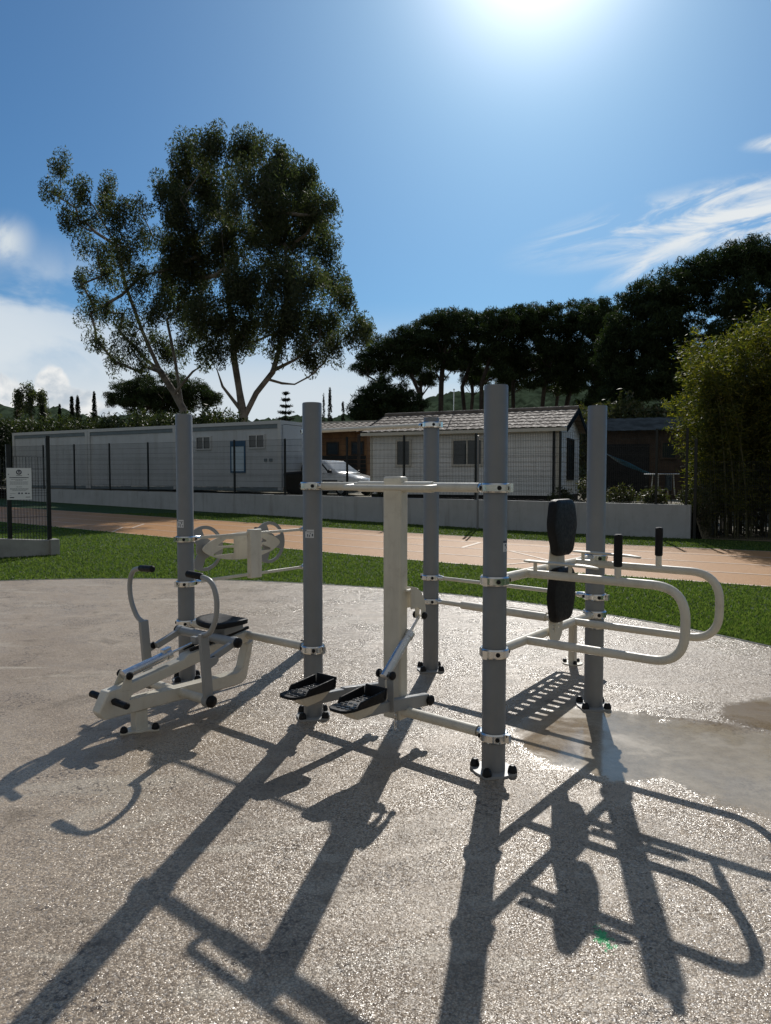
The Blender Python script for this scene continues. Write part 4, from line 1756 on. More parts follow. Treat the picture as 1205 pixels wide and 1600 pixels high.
def siding_wall(m, p, ex, n, L, h, board=.17):
    """lapped boards"""
    k = int(round(h / board))
    b = h / k
    for i in range(k):
        z0, z1 = i * b, (i + 1) * b
        m.add([p + Z * z0 + n * .016, p + ex * L + Z * z0 + n * .016, p + ex * L + Z * z1, p + Z * z1,
               p + Z * z0, p + ex * L + Z * z0], [(0, 1, 2, 3), (4, 5, 1, 0)])


def bungalow():
    a, b = Vector((-.55, 26.9, 0)), Vector((5.84, 24.0, 0))
    ex = (b - a).normalized()
    nf = Vector((ex.y, -ex.x, 0))
    back = -nf
    L, dep = (b - a).length, 4.0
    z0, ze, zr = .98, 3.32, 4.02
    t = thing('mobile_home', (a + b) / 2 + back * 2 + Z * .9, 'white clapboard mobile home with a tiled gable roof behind the fence', 'mobile home')
    m = MB()
    siding_wall(m, a + Z * z0, ex, nf, L, ze - z0)
    siding_wall(m, b + Z * z0, back, ex, dep, ze - z0)
    siding_wall(m, a + back * dep + Z * z0, -back, -ex, dep, ze - z0)
    # gable triangles
    mid = back * dep / 2
    for p, e in ((b, ex), (a, -ex)):
        k = 5
        for i in range(k):
            f0, f1 = i / k, (i + 1) / k
            zz0, zz1 = ze + (zr - .1 - ze) * f0, ze + (zr - .1 - ze) * f1
            m.add([p + mid * f0 + Z * zz0 + e * .016, p + back * dep - mid * f0 + Z * zz0 + e * .016, p + back * dep - mid * f1 + Z * zz1, p + mid * f1 + Z * zz1], [(0, 1, 2, 3)])
    m.build('wall', M['siding'], t, smooth=0, fixn=False)
    m = MB()
    m.hexa([a + nf * -.05 + Z * .55, b + nf * -.05 + Z * .55, b + back * (dep - .05) + Z * .55, a + back * (dep - .05) + Z * .55] + [q + Z * z0 for q in (a - nf * .05, b - nf * .05, b + back * (dep - .05), a + back * (dep - .05))])
    m.build('skirting', M['dark'], t)
    # corner boards
    m = MB()
    quad_panel(m, b - ex * .09 + Z * z0, ex, Z, .115, ze - z0, nf, .03)
    quad_panel(m, a - ex * .02 + Z * z0, ex, Z, .09, ze - z0, nf, .03)
    quad_panel(m, b + Z * z0 + ex * .02, back, Z, .09, ze - z0, ex, .012)
    m.build('corner_board', M['trim'], t)
    m = MB()
    m.tube([b + nf * .06 - ex * .16 + Z * z0, b + nf * .06 - ex * .16 + Z * (ze - .1)], .04, 10)
    m.build('downpipe', M['dark'], t)
    # roof
    ov, og = .28, .30
    sl = (mid + Z * (zr - ze)).normalized()
    SL = math.hypot(dep / 2, zr - ze)
    m = MB()
    ea = a - ex * og + Z * (ze + .04) - sl * ov
    tile_roof(m, ea, ex, sl, L + 2 * og, SL + ov)
    sl2 = (-mid + Z * (zr - ze)).normalized()
    tile_roof(m, a - ex * og + back * dep + Z * (ze + .04) - sl2 * ov, ex, sl2, L + 2 * og, SL + ov)
    m.tube([a - ex * og + mid + Z * (zr + .07), b + ex * og + mid + Z * (zr + .07)], .09, 12)
    rf = m.build('roof', M['tile'], t, smooth=30, fixn=False)
    m = MB()
    quad_panel(m, ea - Z * .12, ex, Z, L + 2 * og, .11, nf, .025)
    m.build('gutter', M['trim'], t)
    m = MB()
    m.hexa([ea - Z * .02, ea + ex * (L + 2 * og) - Z * .02, ea + ex * (L + 2 * og) + back * .26 - Z * .02, ea + back * .26 - Z * .02] + [q + Z * .012 for q in (ea - Z * .02, ea + ex * (L + 2 * og) - Z * .02, ea + ex * (L + 2 * og) + back * .26 - Z * .02, ea + back * .26 - Z * .02)])
    m.build('soffit', M['trim'], t)
    m = MB()
    for e0, s_ in ((b + ex * og, 1), (a - ex * og, -1)):
        for sgn, base in ((sl, Vector((0, 0, 0))), (sl2, back * dep)):
            p = e0 + base + Z * (ze + .02) - sgn * ov
            q = p + sgn * (SL + ov)
            m.hexa([p - Z * .14, q - Z * .14, q - Z * .14 + ex * .03 * s_, p - Z * .14 + ex * .03 * s_, p + Z * .06, q + Z * .06, q + Z * .06 + ex * .03 * s_, p + Z * .06 + ex * .03 * s_])
    m.build('barge_board', M['tiledark'], t)

    def fpt(px):
        k = (px - 602.5) / 1111
        s = (k * a.y - a.x) / (ex.x - k * ex.y)
        return a + ex * s
    for p0, p1, zl, h in ((619, 643, 2.0, 1.0), (706, 755, 2.0, .98)):
        q0, q1 = fpt(p0), fpt(p1)
        window(t, q0 + Z * zl + nf * .014, ex, nf, (q1 - q0).length, h, .07, p1 - p0 > 30, 'trim')
    window(t, b + back * 1.35 + ex * .014 + Z * 1.5, back, ex, 1.3, 1.5, .05, False, 'dark')
    # aerial
    m = MB()
    p = a + ex * 2.6 + mid + Z * zr
    m.tube([p, p + Z * .95], .018, 8)
    m.ball(p + Z * .97, .035, 10, 6)
    m.build('aerial', M['chrome'], t)


bungalow()


def wooden_cabin():
    """orange timber cabin with a tiled porch roof, behind the parked car"""
    a, b = Vector((-7.2, 38.6, 0)), Vector((-.95, 36.6, 0))
    ex = (b - a).normalized()
    nf = Vector((ex.y, -ex.x, 0))
    L = (b - a).length
    t = thing('wooden_cabin', (a + b) / 2 + Z * .9 - nf * 1.5, 'orange timber cabin with tiled porch roof behind the white car', 'cabin')
    m = MB()
    dep = 3.6
    q = [a, b, b - nf * dep, a - nf * dep]
    m.hexa([p + Z * .8 for p in q] + [p + Z * 4.0 for p in q])
    for i in range(26):
        p = a + ex * (L * (i + .5) / 26)
        quad_panel(m, p - ex * .01 + Z * .85, ex, Z, .02, 3.1, nf, .02)
    m.build('wall', M['wood'], t)
    m = MB()
    sl = (-nf * 2.6 + Z * .62).normalized()
    e = a - ex * .4 + nf * 1.1 + Z * 3.86
    tile_roof(m, e, ex, sl, L + .8, 3.0, .05, .36, .5)
    m.build('roof', M['tile'], t, smooth=30, fixn=False)
    m = MB()
    e2 = e + sl * 3.0
    quad_panel(m, e2 - Z * .02, ex, Z, L + .8, .12, nf, .05)
    m.hexa([p for p in (b + ex * .4 + nf * 1.1 + Z * 3.78, b + ex * .44 + nf * 1.1 + Z * 3.78, b + ex * .44 + nf * 1.1 + sl * 3.0 + Z * 3.78, b + ex * .4 + nf * 1.1 + sl * 3.0 + Z * 3.78)] +
           [p for p in (b + ex * .4 + nf * 1.1 + Z * 3.98, b + ex * .44 + nf * 1.1 + Z * 3.98, b + ex * .44 + nf * 1.1 + sl * 3.0 + Z * 3.98, b + ex * .4 + nf * 1.1 + sl * 3.0 + Z * 3.98)])
    m.build('fascia', M['trim'], t)
    m = MB()
    for s in (L * .60, L * .985):
        m.box(a + ex * s + nf * .95 + Z * 2.25, (.12, .12, 3.0), ex, nf, Z)
    m.build('porch_post', M['woodd'], t)
    window(t, a + ex * (L * .66) + Z * 2.75 + nf * .02, ex, nf, .7, .7, .06, False, 'woodd')
    window(t, a + ex * (L * .87) + Z * 2.75 + nf * .02, ex, nf, .7, .7, .06, False, 'woodd')
    m = MB()
    p = a + ex * (L * .5) + nf * .55 + Z * .8
    for i in range(9):
        quad_panel(m, p + Z * (.03 + i * .21), ex, Z, L * .52, .19, nf, .03)
    m.build('screen', M['dark'], t)


wooden_cabin()


def right_cabin():
    a, b = Vector((9.0, 30.4, 0)), Vector((14.2, 28.6, 0))
    ex = (b - a).normalized()
    nf = Vector((ex.y, -ex.x, 0))
    L = (b - a).length
    t = thing('wooden_cabin', (a + b) / 2 + Z * .7 - nf * 1.5, 'dark brown timber cabin with a low dark sheet roof, beside the bamboo', 'cabin')
    m = MB()
    dep = 3.4
    q = [a, b, b - nf * dep, a - nf * dep]
    m.hexa([p + Z * .6 for p in q] + [p + Z * 3.55 for p in q])
    for i in range(22):
        p = a + ex * (L * (i + .5) / 22)
        quad_panel(m, p - ex * .01 + Z * .65, ex, Z, .02, 2.8, nf, .018)
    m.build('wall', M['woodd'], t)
    m = MB()
    sl = (-nf * 2.2 + Z * .62).normalized()
    tile_roof(m, a - ex * .5 + nf * .45 + Z * 3.5, ex, sl, L + 1.0, 2.7, .03, .4, 2.7)
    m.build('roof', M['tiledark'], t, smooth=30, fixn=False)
    m = MB()
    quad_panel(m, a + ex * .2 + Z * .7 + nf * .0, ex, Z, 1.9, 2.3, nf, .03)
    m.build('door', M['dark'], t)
    window(t, a + ex * 2.55 + Z * 2.35 + nf * .02, ex, nf, .62, .75, .07, False, 'woodd')


right_cabin()


def tarp():
    m = MB()
    p = [Vector((8.3, 27.2, 2.55)), Vector((9.75, 26.6, 1.72)), Vector((9.75, 25.6, 1.66)), Vector((8.0, 26.0, 2.5))]
    N = 10
    grid = []
    for j in range(N + 1):
        for i in range(N + 1):
            u_, v_ = i / N, j / N
            q = p[0] * (1 - u_) * (1 - v_) + p[1] * u_ * (1 - v_) + p[2] * u_ * v_ + p[3] * (1 - u_) * v_
            grid.append(q - Z * (.12 * math.sin(PI * u_) * math.sin(PI * v_)) + Z * .02 * math.sin(9 * u_ + 4 * v_))
    fs = [(j * (N + 1) + i, j * (N + 1) + i + 1, (j + 1) * (N + 1) + i + 1, (j + 1) * (N + 1) + i) for j in range(N) for i in range(N)]
    m.add(grid, fs)
    t = thing('tarpaulin', (9, 26.4, .75), 'blue sloping tarpaulin on poles in front of the dark brown cabin', 'tarpaulin')
    s = m.build('sheet', M['tarp'], t, smooth=60, fixn=False)
    so_ = s.modifiers.new('thickness', 'SOLIDIFY')
    so_.thickness = .01
    m = MB()
    for q in p:
        m.tube([(q.x, q.y, .65), (q.x, q.y, q.z - .01)], .02, 8)
    m.build('pole', M['fence'], t)


tarp()


def garden_table(x, y, z, label):
    t = thing('garden_table', (x, y, z), label, 'table')
    m = MB()
    m.lathe((x, y, z + .72), [(.6, 0), (.62, .015), (.60, .03), (0, .03)], 28)
    m.build('table_top', M['white'], t)
    for k in range(4):
        a = PI / 4 + k * PI / 2
        m = MB()
        m.tube([(x + .42 * math.cos(a), y + .42 * math.sin(a), z), (x + .36 * math.cos(a), y + .36 * math.sin(a), z + .72)], .02, 8)
        m.build('leg', M['white'], t)


garden_table(9.55, 24.5, .98, 'round white garden table in front of the dark brown cabin')


def garden_chair(x, y, z, rz, label):
    t = thing('garden_chair', (x, y, z), label, 'chair', 'dark garden chairs behind the wall')
    ex, ey = Vector((math.cos(rz), math.sin(rz), 0)), Vector((-math.sin(rz), math.cos(rz), 0))
    c = Vector((x, y, z))
    m = MB()
    m.box(c + Z * .44, (.46, .46, .035), ex, ey, Z)
    m.build('seat', M['blackg'], t, bevel=.01)
    m = MB()
    for i in range(5):
        m.box(c + Z * .68 + ex * (-.18 + .09 * i) + ey * .23, (.06, .025, .46), ex, ey, Z)
    m.box(c + Z * .90 + ey * .23, (.46, .035, .05), ex, ey, Z)
    m.build('backrest', M['blackg'], t)
    for sx in (-1, 1):
        for sy in (-1, 1):
            m = MB()
            m.tube([c + ex * sx * .2 + ey * sy * .2 + Z * .44, c + ex * sx * .23 + ey * sy * .23], .018, 8)
            m.build('leg', M['blackg'], t)


garden_chair(10.6, 24.6, .9, 1.2, 'dark garden chair right of the round white table behind the wall')
garden_chair(9.0, 23.2, .75, -2.4, 'dark garden chair nearest the wall, left of the round white table')
garden_chair(11.4, 25.4, .9, 2.2, 'dark garden chair against the dark brown cabin, closest to the bamboo')


# ---- white hatchback
def car():
    cpos = Vector((-2.2, 29.8, .86))
    fw = Vector((.78, -.62, 0)).normalized()
    sd = Vector((fw.y, -fw.x, 0))            # the flank we see
    t = thing('parked_car', cpos, 'white hatchback car parked behind the fence between the cabins', 'car')

    def P(x, y, z):
        return cpos + fw * x + sd * y + Z * z
    # profile stations: x, sill z, waist z, half width at waist, roof z, half width at roof
    body = [(-1.92, .42, .80, .70), (-1.86, .28, .92, .76), (-1.5, .22, .94, .80), (-.6, .20, .92, .82), (.35, .20, .92, .82), (.75, .22, .92, .81), (1.15, .24, .86, .79), (1.6, .26, .76, .74), (1.82, .28, .66, .66), (1.90, .34, .52, .58)]
    m = MB()
    ring = []
    for (x, z0, z1, w) in body:
        zz = [(-w * .96, z0), (-w, z0 + .18), (-w, (z0 + z1) / 2), (-w * .985, z1 - .05), (-w * .92, z1), (w * .92, z1), (w * .985, z1 - .05), (w, (z0 + z1) / 2), (w, z0 + .18), (w * .96, z0)]
        ring.append([P(x, y, z) for y, z in zz])
    vs = [p for r_ in ring for p in r_]
    k = len(ring[0])
    fs = []
    for i in range(len(ring) - 1):
        for j in range(k):
            fs.append((i * k + j, i * k + (j + 1) % k, (i + 1) * k + (j + 1) % k, (i + 1) * k + j))
    fs.append(tuple(range(k - 1, -1, -1)))
    fs.append(tuple((len(ring) - 1) * k + j for j in range(k)))
    m.add(vs, fs)
    b = m.build('body', M['carwhite'], t, smooth=50)
    # cabin
    cab = [(-1.80, .93, .93, .72, .70), (-1.62, .93, 1.36, .77, .60), (-1.2, .93, 1.45, .79, .62), (-.4, .92, 1.47, .80, .63), (.10, .92, 1.43, .80, .62), (.92, .90, .915, .76, .70)]
    m = MB()
    vs, fs = [], []
    for (x, z0, z1, w0, w1) in cab:
        vs += [P(x, -w0, z0), P(x, -w1, z1 - .05 * (z1 > 1)), P(x, -w1 * .9, z1), P(x, w1 * .9, z1), P(x, w1, z1 - .05 * (z1 > 1)), P(x, w0, z0)]
    for i in range(len(cab) - 1):
        for j in range(5):
            fs.append((i * 6 + j, i * 6 + j + 1, (i + 1) * 6 + j + 1, (i + 1) * 6 + j))
    m.add(vs, fs)
    m.build('roof', M['carwhite'], t, smooth=40)

    def pane(name, pts, lift):
        m = MB()
        c = sum(pts, Vector()) / len(pts)
        nn = (pts[1] - pts[0]).cross(pts[2] - pts[0]).normalized()
        if nn.dot(lift) < 0:
            nn = -nn
        o = len(pts)
        m.add([p + nn * .006 for p in pts] + [p - nn * .01 for p in pts], [tuple(range(o)), tuple(range(2 * o - 1, o - 1, -1))] + [(i, (i + 1) % o, o + (i + 1) % o, o + i) for i in range(o)])
        m.build(name, M['carglass'], t, smooth=0)

    def side(x, f, s):      # point on the cabin flank at station x, fraction f up
        xs = [q[0] for q in cab]
        i = max(j for j in range(len(xs)) if xs[j] <= x + 1e-6)
        i = min(i, len(cab) - 2)
        u_ = (x - xs[i]) / (xs[i + 1] - xs[i])
        q = [cab[i][j] + (cab[i + 1][j] - cab[i][j]) * u_ for j in range(5)]
        zt = q[2] - .05
        return P(x, s * (q[3] + (q[4] - q[3]) * f), q[1] + (zt - q[1]) * f)
    for s in (-1, 1):
        pane('side_window', [side(-1.45, .15, s), side(-1.38, .86, s), side(-.85, .90, s), side(-.80, .12, s)], sd * s)
        pane('side_window', [side(-.70, .12, s), side(-.72, .90, s), side(.0, .88, s), side(.52, .16, s), side(.50, .10, s)], sd * s)
    pane('windscreen', [P(.86, -.66, .945), P(.15, -.55, 1.405), P(.15, .55, 1.405), P(.86, .66, .945)], fw + Z)
    pane('rear_window', [P(-1.78, -.6, 1.0), P(-1.66, -.52, 1.30), P(-1.66, .52, 1.30), P(-1.78, .6, 1.0)], -fw + Z * .3)
    for x in (-1.22, 1.18):
        for s in (-1, 1):
            m = MB()
            c = P(x, s * .70, .29)
            m.lathe(c, [(.17, -.02), (.29, -.0), (.30, .03), (.30, .10), (.285, .125), (.20, .13)], 28, sd * s)
            wh = m.build('wheel', M['black'], t)
            m = MB()
            m.lathe(c + sd * s * .105, [(.205, 0), (.205, .022), (.18, .03), (.06, .022), (0, .025)], 24, sd * s)
            m.build('rim', M['alu'], wh)
    for s in (-1, 1):
        m = MB()
        m.hexa([P(1.55, s * .735, .56), P(1.84, s * .60, .54), P(1.80, s * .40, .54), P(1.60, s * .45, .58), P(1.50, s * .755, .74), P(1.77, s * .63, .67), P(1.76, s * .42, .68), P(1.55, s * .45, .76)])
        m.build('headlight', M['headlight'], t, bevel=.01)
        m = MB()
        m.box(P(.62, s * .88, .98), (.14, .16, .12), fw, sd, Z)
        m.build('wing_mirror', M['blackg'], t, bevel=.03)
    m = MB()
    for s in (-1, 1):
        m.box(P(-.1, s * .828, .60), (2.2, .02, .06), fw, sd, Z)
    m.box(P(1.885, 0, .42), (.06, 1.15, .10), fw, sd, Z)
    m.build('bumper_strip', M['blackg'], t, bevel=.01)


car()


def bin_():
    x, y, z = -3.25, 26.9, .92
    t = thing('waste_bin', (x, y, z), 'dark wheeled waste bin standing behind the fence left of the white car', 'bin')
    m = MB()
    c = Vector((x, y, z))
    m.hexa([c + Vector(q) for q in ((-.42, -.36, .08), (.42, -.36, .08), (.42, .36, .08), (-.42, .36, .08), (-.55, -.45, .78), (.55, -.45, .86), (.55, .45, .86), (-.55, .45, .78))])
    m.build('tub', M['blackg'], t, bevel=.03)
    m = MB()
    m.hexa([c + Vector(q) for q in ((-.58, -.48, .785), (.58, -.48, .865), (.58, .48, .865), (-.58, .48, .785), (-.5, -.4, .87), (.5, -.4, .96), (.5, .4, .96), (-.5, .4, .87))])
    m.build('lid', M['blackg'], t, bevel=.02)
    for sx in (-.36, .36):
        m = MB()
        m.lathe(c + Vector((sx, -.36, .08)), [(.08, -.03), (.08, .03)], 16, (1, 0, 0))
        m.build('wheel', M['black'], t)


bin_()


# ------------------------------------------------------------------ vegetation
def leaves(centres, L, Wd, droop=0.0, up=0.0, jitter=.35):
    """diamond leaves at centres; droop > 0 hangs them"""
    n = len(centres)
    d = RNG.normal(size=(n, 3))
    d[:, 2] = d[:, 2] * (1 - .4 * (droop > 0)) - droop + up
    d /= np.linalg.norm(d, axis=1)[:, None]
    s = np.cross(d, RNG.normal(size=(n, 3)))
    s /= np.linalg.norm(s, axis=1)[:, None] + 1e-9
    l = L * RNG.uniform(1 - jitter, 1 + jitter, n)[:, None]
    w = Wd * RNG.uniform(1 - jitter, 1 + jitter, n)[:, None]
    nrm = np.cross(d, s)
    bend = nrm * l * .08
    V = np.stack([centres - d * l / 2, centres + s * w / 2 + bend, centres + d * l / 2, centres - s * w / 2 + bend], 1).reshape(-1, 3)
    return V, np.arange(n * 4).reshape(-1, 4)


def clumps(centres, radii, per, flat=1.0, shell=.35):
    """leaf positions gathered in clumps"""
    out = []
    for c, r, k in zip(centres, radii, per):
        v = RNG.normal(size=(k, 3))
        if shell == 0:
            v *= np.minimum(1, 1.7 / np.linalg.norm(v, axis=1))[:, None]
            q = v * (r * .47)
            q[:, 2] *= flat
            out.append(c + q)
            continue
        v /= np.linalg.norm(v, axis=1)[:, None]
        rr = r * RNG.random(k) ** shell
        q = v * rr[:, None]
        q[:, 2] *= flat
        out.append(c + q)
    return np.concatenate(out)


class Skeleton:
    """limbs grown greedily from a trunk to clump centres; thickness by how much each limb carries"""

    def __init__(s):
        s.p, s.par, s.minr = [], [], {}

    def add(s, p, par):
        s.p.append(Vector(p))
        s.par.append(par)
        return len(s.p) - 1

    def path(s, pts, par=-1, r0=0.0, r1=0.0):
        n = len(pts)
        for i, q in enumerate(pts):
            par = s.add(q, par)
            s.minr[par] = r0 + (r1 - r0) * i / max(1, n - 1)
        return par

    def connect(s, q, step=.8, sag=.12, lowpen=1.5, rise=.25):
        q = Vector(q)
        best, bi = 1e9, 0
        for i, p in enumerate(s.p):
            dv = q - p
            c = dv.length
            if dv.z < rise * c:
                c += lowpen * (rise * c - dv.z)
            if c < best:
                best, bi = c, i
        p = s.p[bi]
        n = max(1, int((q - p).length / step))
        par = bi
        side = Vector(RNG.normal(size=3)) * .06 * (q - p).length
        for k in range(1, n + 1):
            f = k / n
            r = p.lerp(q, f) + side * math.sin(PI * f) - Z * sag * math.sin(PI * f) * (q - p).length * .5
            par = s.add(r, par)
        return par

    def mesh(s, m, rbase, rtip=.02, expo=.5, seg=7, flare=1.0):
        n = len(s.p)
        load = [0.0] * n
        kids = [[] for _ in range(n)]
        for i in range(n):
            if s.par[i] >= 0:
                kids[s.par[i]].append(i)
        order = list(range(n))
        for i in reversed(order):
            if not kids[i]:
                load[i] += 1
            if s.par[i] >= 0:
                load[s.par[i]] += load[i]
        tot = max(load)
        rad = [max(rtip, rbase * (load[i] / tot) ** expo, s.minr.get(i, 0)) for i in range(n)]
        done = set()
        for i in range(n):
            for c in kids[i]:
                if c in done:
                    continue
                pth, rr = [s.p[i]], [min(rad[i], rad[c] * 1.25)]
                j = c
                while True:
                    pth.append(s.p[j])
                    rr.append(rad[j])
                    done.add(j)
                    if not kids[j]:
                        break
                    j2 = max(kids[j], key=lambda q: load[q])
                    if j2 in done:
                        break
                    j = j2
                sg = seg if rr[0] > .05 else 4
                m.tube(pth, rr, sg, False)


def eucalyptus(clus, trunks, dist, depth, label, density, name='eucalyptus_tree', rb=.28, group=None, leaf=(.21, .058), full=1.0):
    base = at(*trunks[0][0], dist)
    base.z = 1.0
    t = thing(name, base, label, 'tree', group)
    sk = Skeleton()
    ends = []
    pm = dist / 1111.0
    for tr in trunks:
        pts = []
        for i, (x, y) in enumerate(tr):
            q = at(x, y, dist)
            q.y += RNG.uniform(-.5, .5) * (i > 0)
            pts.append(q)
        if tr is trunks[0] or len(sk.p) == 0:
            sk.path([base] + pts)
        else:
            j = min(range(len(sk.p)), key=lambda i: (sk.p[i] - pts[0]).length)
            sk.path(pts, j, rb * .45, rb * .10)
    cx = sum(c[0] for c in clus) / len(clus)
    hw = (max(c[0] for c in clus) - min(c[0] for c in clus)) / 2
    cen, rad, per = [], [], []
    for (x, y, r) in sorted(clus, key=lambda c: -c[1]):
        f = math.sqrt(max(0, 1 - ((x - cx) / (hw * 1.15)) ** 2))
        dy = RNG.uniform(-1, 1) * f * depth
        q = at(x, y, dist + dy)
        rm = r * pm
        e = sk.connect(q, 1.0)
        k = max(5, int(density * .50 * (rm / 1.3) ** 2))
        for _ in range(k):
            v = Vector(RNG.normal(size=3)).normalized() * rm * RNG.random() ** .45
            v.z *= 1.02
            qq = q + v
            if RNG.random() < .4:
                sk.connect(qq, .9, .05, .4, 0.0)
            cen.append(np.array(qq))
            rr = RNG.uniform(.38, .72)
            rad.append(rr)
            per.append(int(145 * full * rr / .55))
    pos = clumps(cen, rad, per, 1.45, 0)
    V, Q = leaves(pos, leaf[0], leaf[1], droop=1.0)
    m = MB()
    sk.mesh(m, rb, .012, .60)
    m.build('trunk', M['bark'], t, smooth=60, fixn=False)
    np_mesh('crown', V, Q, M['euc'], t)
    return t


EUC_R = [(330, 232, 28), (290, 244, 24), (272, 286, 30), (382, 242, 34), (432, 262, 36), (470, 290, 34), (330, 300, 46), (400, 310, 50), (498, 326, 30), (282, 340, 36), (350, 380, 50), (432, 380, 50), (508, 386, 28), (302, 430, 42), (380, 460, 46), (460, 450, 46), (520, 446, 28), (318, 500, 36), (372, 520, 36), (440, 515, 40), (500, 508, 36), (552, 518, 24), (536, 470, 20), (482, 552, 24), (326, 556, 20), (520, 545, 18), (290, 385, 26), (470, 345, 40), (255, 300, 15), (575, 515, 12)]
eucalyptus(EUC_R, [[(381, 652), (374, 610), (368, 560), (362, 500), (352, 420), (345, 330)], [(385, 645), (402, 615), (425, 580), (440, 530), (448, 460), (446, 380)], [(376, 640), (350, 605), (338, 575)], [(416, 592), (440, 598), (462, 602)], [(425, 580), (462, 560), (500, 530)]],
           42.0, 4.2, 'tall dense eucalyptus tree with several pale trunks behind the cabin roofs', 70)
EUC_L = [(95, 266, 20), (80, 300, 15), (122, 300, 24), (166, 296, 20), (180, 340, 28), (132, 345, 24), (152, 385, 26), (204, 388, 28), (240, 372, 24), (222, 332, 18), (162, 430, 25), (212, 440, 28), (252, 425, 26), (126, 440, 14), (142, 490, 22), (192, 490, 28), (242, 490, 28), (150, 528, 18), (202, 540, 24), (254, 540, 26), (182, 566, 14), (224, 572, 17), (272, 556, 20), (262, 455, 24), (105, 345, 10), (165, 320, 12), (272, 420, 28), (280, 478, 28), (288, 530, 24), (298, 470, 20), (268, 380, 22)]
eucalyptus(EUC_L, [[(287, 640), (272, 615), (250, 580), (225, 520), (200, 450), (178, 380), (150, 325), (118, 288)], [(285, 635), (278, 600), (270, 560), (262, 500)], [(250, 580), (225, 560), (190, 520), (160, 470)], [(272, 615), (300, 580), (312, 570)]],
           43.5, 3.2, 'leaning sparse eucalyptus tree with open branches, left of the dense one', 38, rb=.24)


def stone_pine(tr, crowns, dist, depth, label, dens=1.0, rb=.28, name='stone_pine', group='umbrella pines on the skyline', mat='pine', leaf=(.40, .052), branchy=True):
    base = at(*tr[0], dist)
    base.z = 1.0
    t = thing(name, base, label, 'tree', group)
    pm = dist / 1111.0
    sk = Skeleton()
    sk.path([base] + [at(x, y, dist) + Vector((0, RNG.uniform(-.4, .4), 0)) for x, y in tr])
    cen, rad, per = [], [], []
    for (x, y, rx, ry) in crowns:
        c = at(x, y, dist)
        k = int(dens * max(12, 34 * rx * ry * pm * pm))
        k = min(k, 900)
        for _ in range(k):
            v = RNG.normal(size=3)
            v /= np.linalg.norm(v)
            v *= RNG.random() ** .38
            if branchy and v[2] < -.1 and RNG.random() < .20:
                continue
            q = c + Vector((v[0] * rx * pm, v[1] * min(depth, rx * pm * .9), v[2] * ry * pm * (1.0 if v[2] > 0 else .75)))
            cen.append(np.array(q))
            r_ = RNG.uniform(.32, .66)
            rad.append(r_)
            per.append(int(74 * (r_ / .5)))
            if branchy and RNG.random() < .42:
                sk.connect(q, 1.2, -.10, 2.2, .55)
    pos = clumps(cen, rad, per, .62, .40)
    V, Q = leaves(pos, leaf[0], leaf[1], up=.75)
    m = MB()
    sk.mesh(m, rb * .66, .028, .60, 7)
    m.build('trunk', M['barkd'], t, smooth=60, fixn=False)
    np_mesh('crown', V, Q, M[mat], t)


PD = 62.0
stone_pine([(662, 660), (655, 615), (640, 580)], [(612, 545, 42, 26), (578, 570, 32, 20), (642, 530, 34, 20), (625, 575, 40, 14)], PD - 2, 4.5, 'umbrella pine leaning left at the left end of the skyline pines')
stone_pine([(688, 660), (690, 600), (692, 560)], [(690, 520, 48, 32), (664, 545, 24, 26), (705, 506, 34, 20), (700, 568, 26, 16)], PD, 4.5, 'umbrella pine with a straight thick trunk, second from the left end', rb=.34)
stone_pine([(728, 660), (722, 605), (738, 560)], [(742, 512, 40, 28), (724, 555, 24, 22), (750, 580, 20, 12)], PD + 3, 4, 'umbrella pine with a curved trunk behind the aerial of the mobile home')
stone_pine([(752, 660), (752, 600), (766, 560)], [(776, 514, 36, 30), (770, 552, 26, 24), (785, 585, 24, 16)], PD - 1, 4, 'slim umbrella pine seen just left of the nearest grey post')
stone_pine([(803, 660), (802, 600), (808, 560)], [(815, 508, 44, 30), (800, 552, 30, 28), (828, 578, 28, 20)], PD + 2, 4.5, 'umbrella pine rising just right of the nearest grey post')
stone_pine([(846, 660), (850, 600), (852, 555)], [(857, 504, 44, 31), (845, 552, 32, 28), (866, 585, 26, 18), (836, 598, 20, 12)], PD, 4.5, 'umbrella pine above the right part of the tiled roof')
stone_pine([(880, 660), (892, 605), (902, 555)], [(908, 500, 46, 31), (888, 550, 32, 30), (915, 578, 34, 28), (890, 605, 24, 16)], PD + 1, 4.5, 'umbrella pine above the gable end of the mobile home', rb=.34)
stone_pine([(925, 660), (930, 600), (940, 560)], [(945, 505, 36, 36), (935, 560, 32, 34), (950, 600, 32, 34), (935, 630, 34, 18)], PD - 3, 4, 'umbrella pine at the right end of the row, against the dark big pines')
for (x_, cr_, lab_) in ((655, [(652, 565, 34, 20), (668, 590, 26, 16)], 'umbrella pine of a second row, glimpsed between the two leftmost ones'),
                       (735, [(722, 560, 40, 24), (745, 592, 26, 16)], 'umbrella pine of a second row, behind the curved trunk'),
                       (790, [(790, 565, 42, 26), (805, 598, 30, 16)], 'umbrella pine of a second row, directly behind the nearest grey post'),
                       (868, [(868, 565, 46, 28), (880, 602, 30, 18)], 'umbrella pine of a second row, low behind the tiled roof ridge')):
    stone_pine([(x_, 660), (x_ + 3, 620), (x_ + 2, 585)], cr_, 74, 4, lab_)
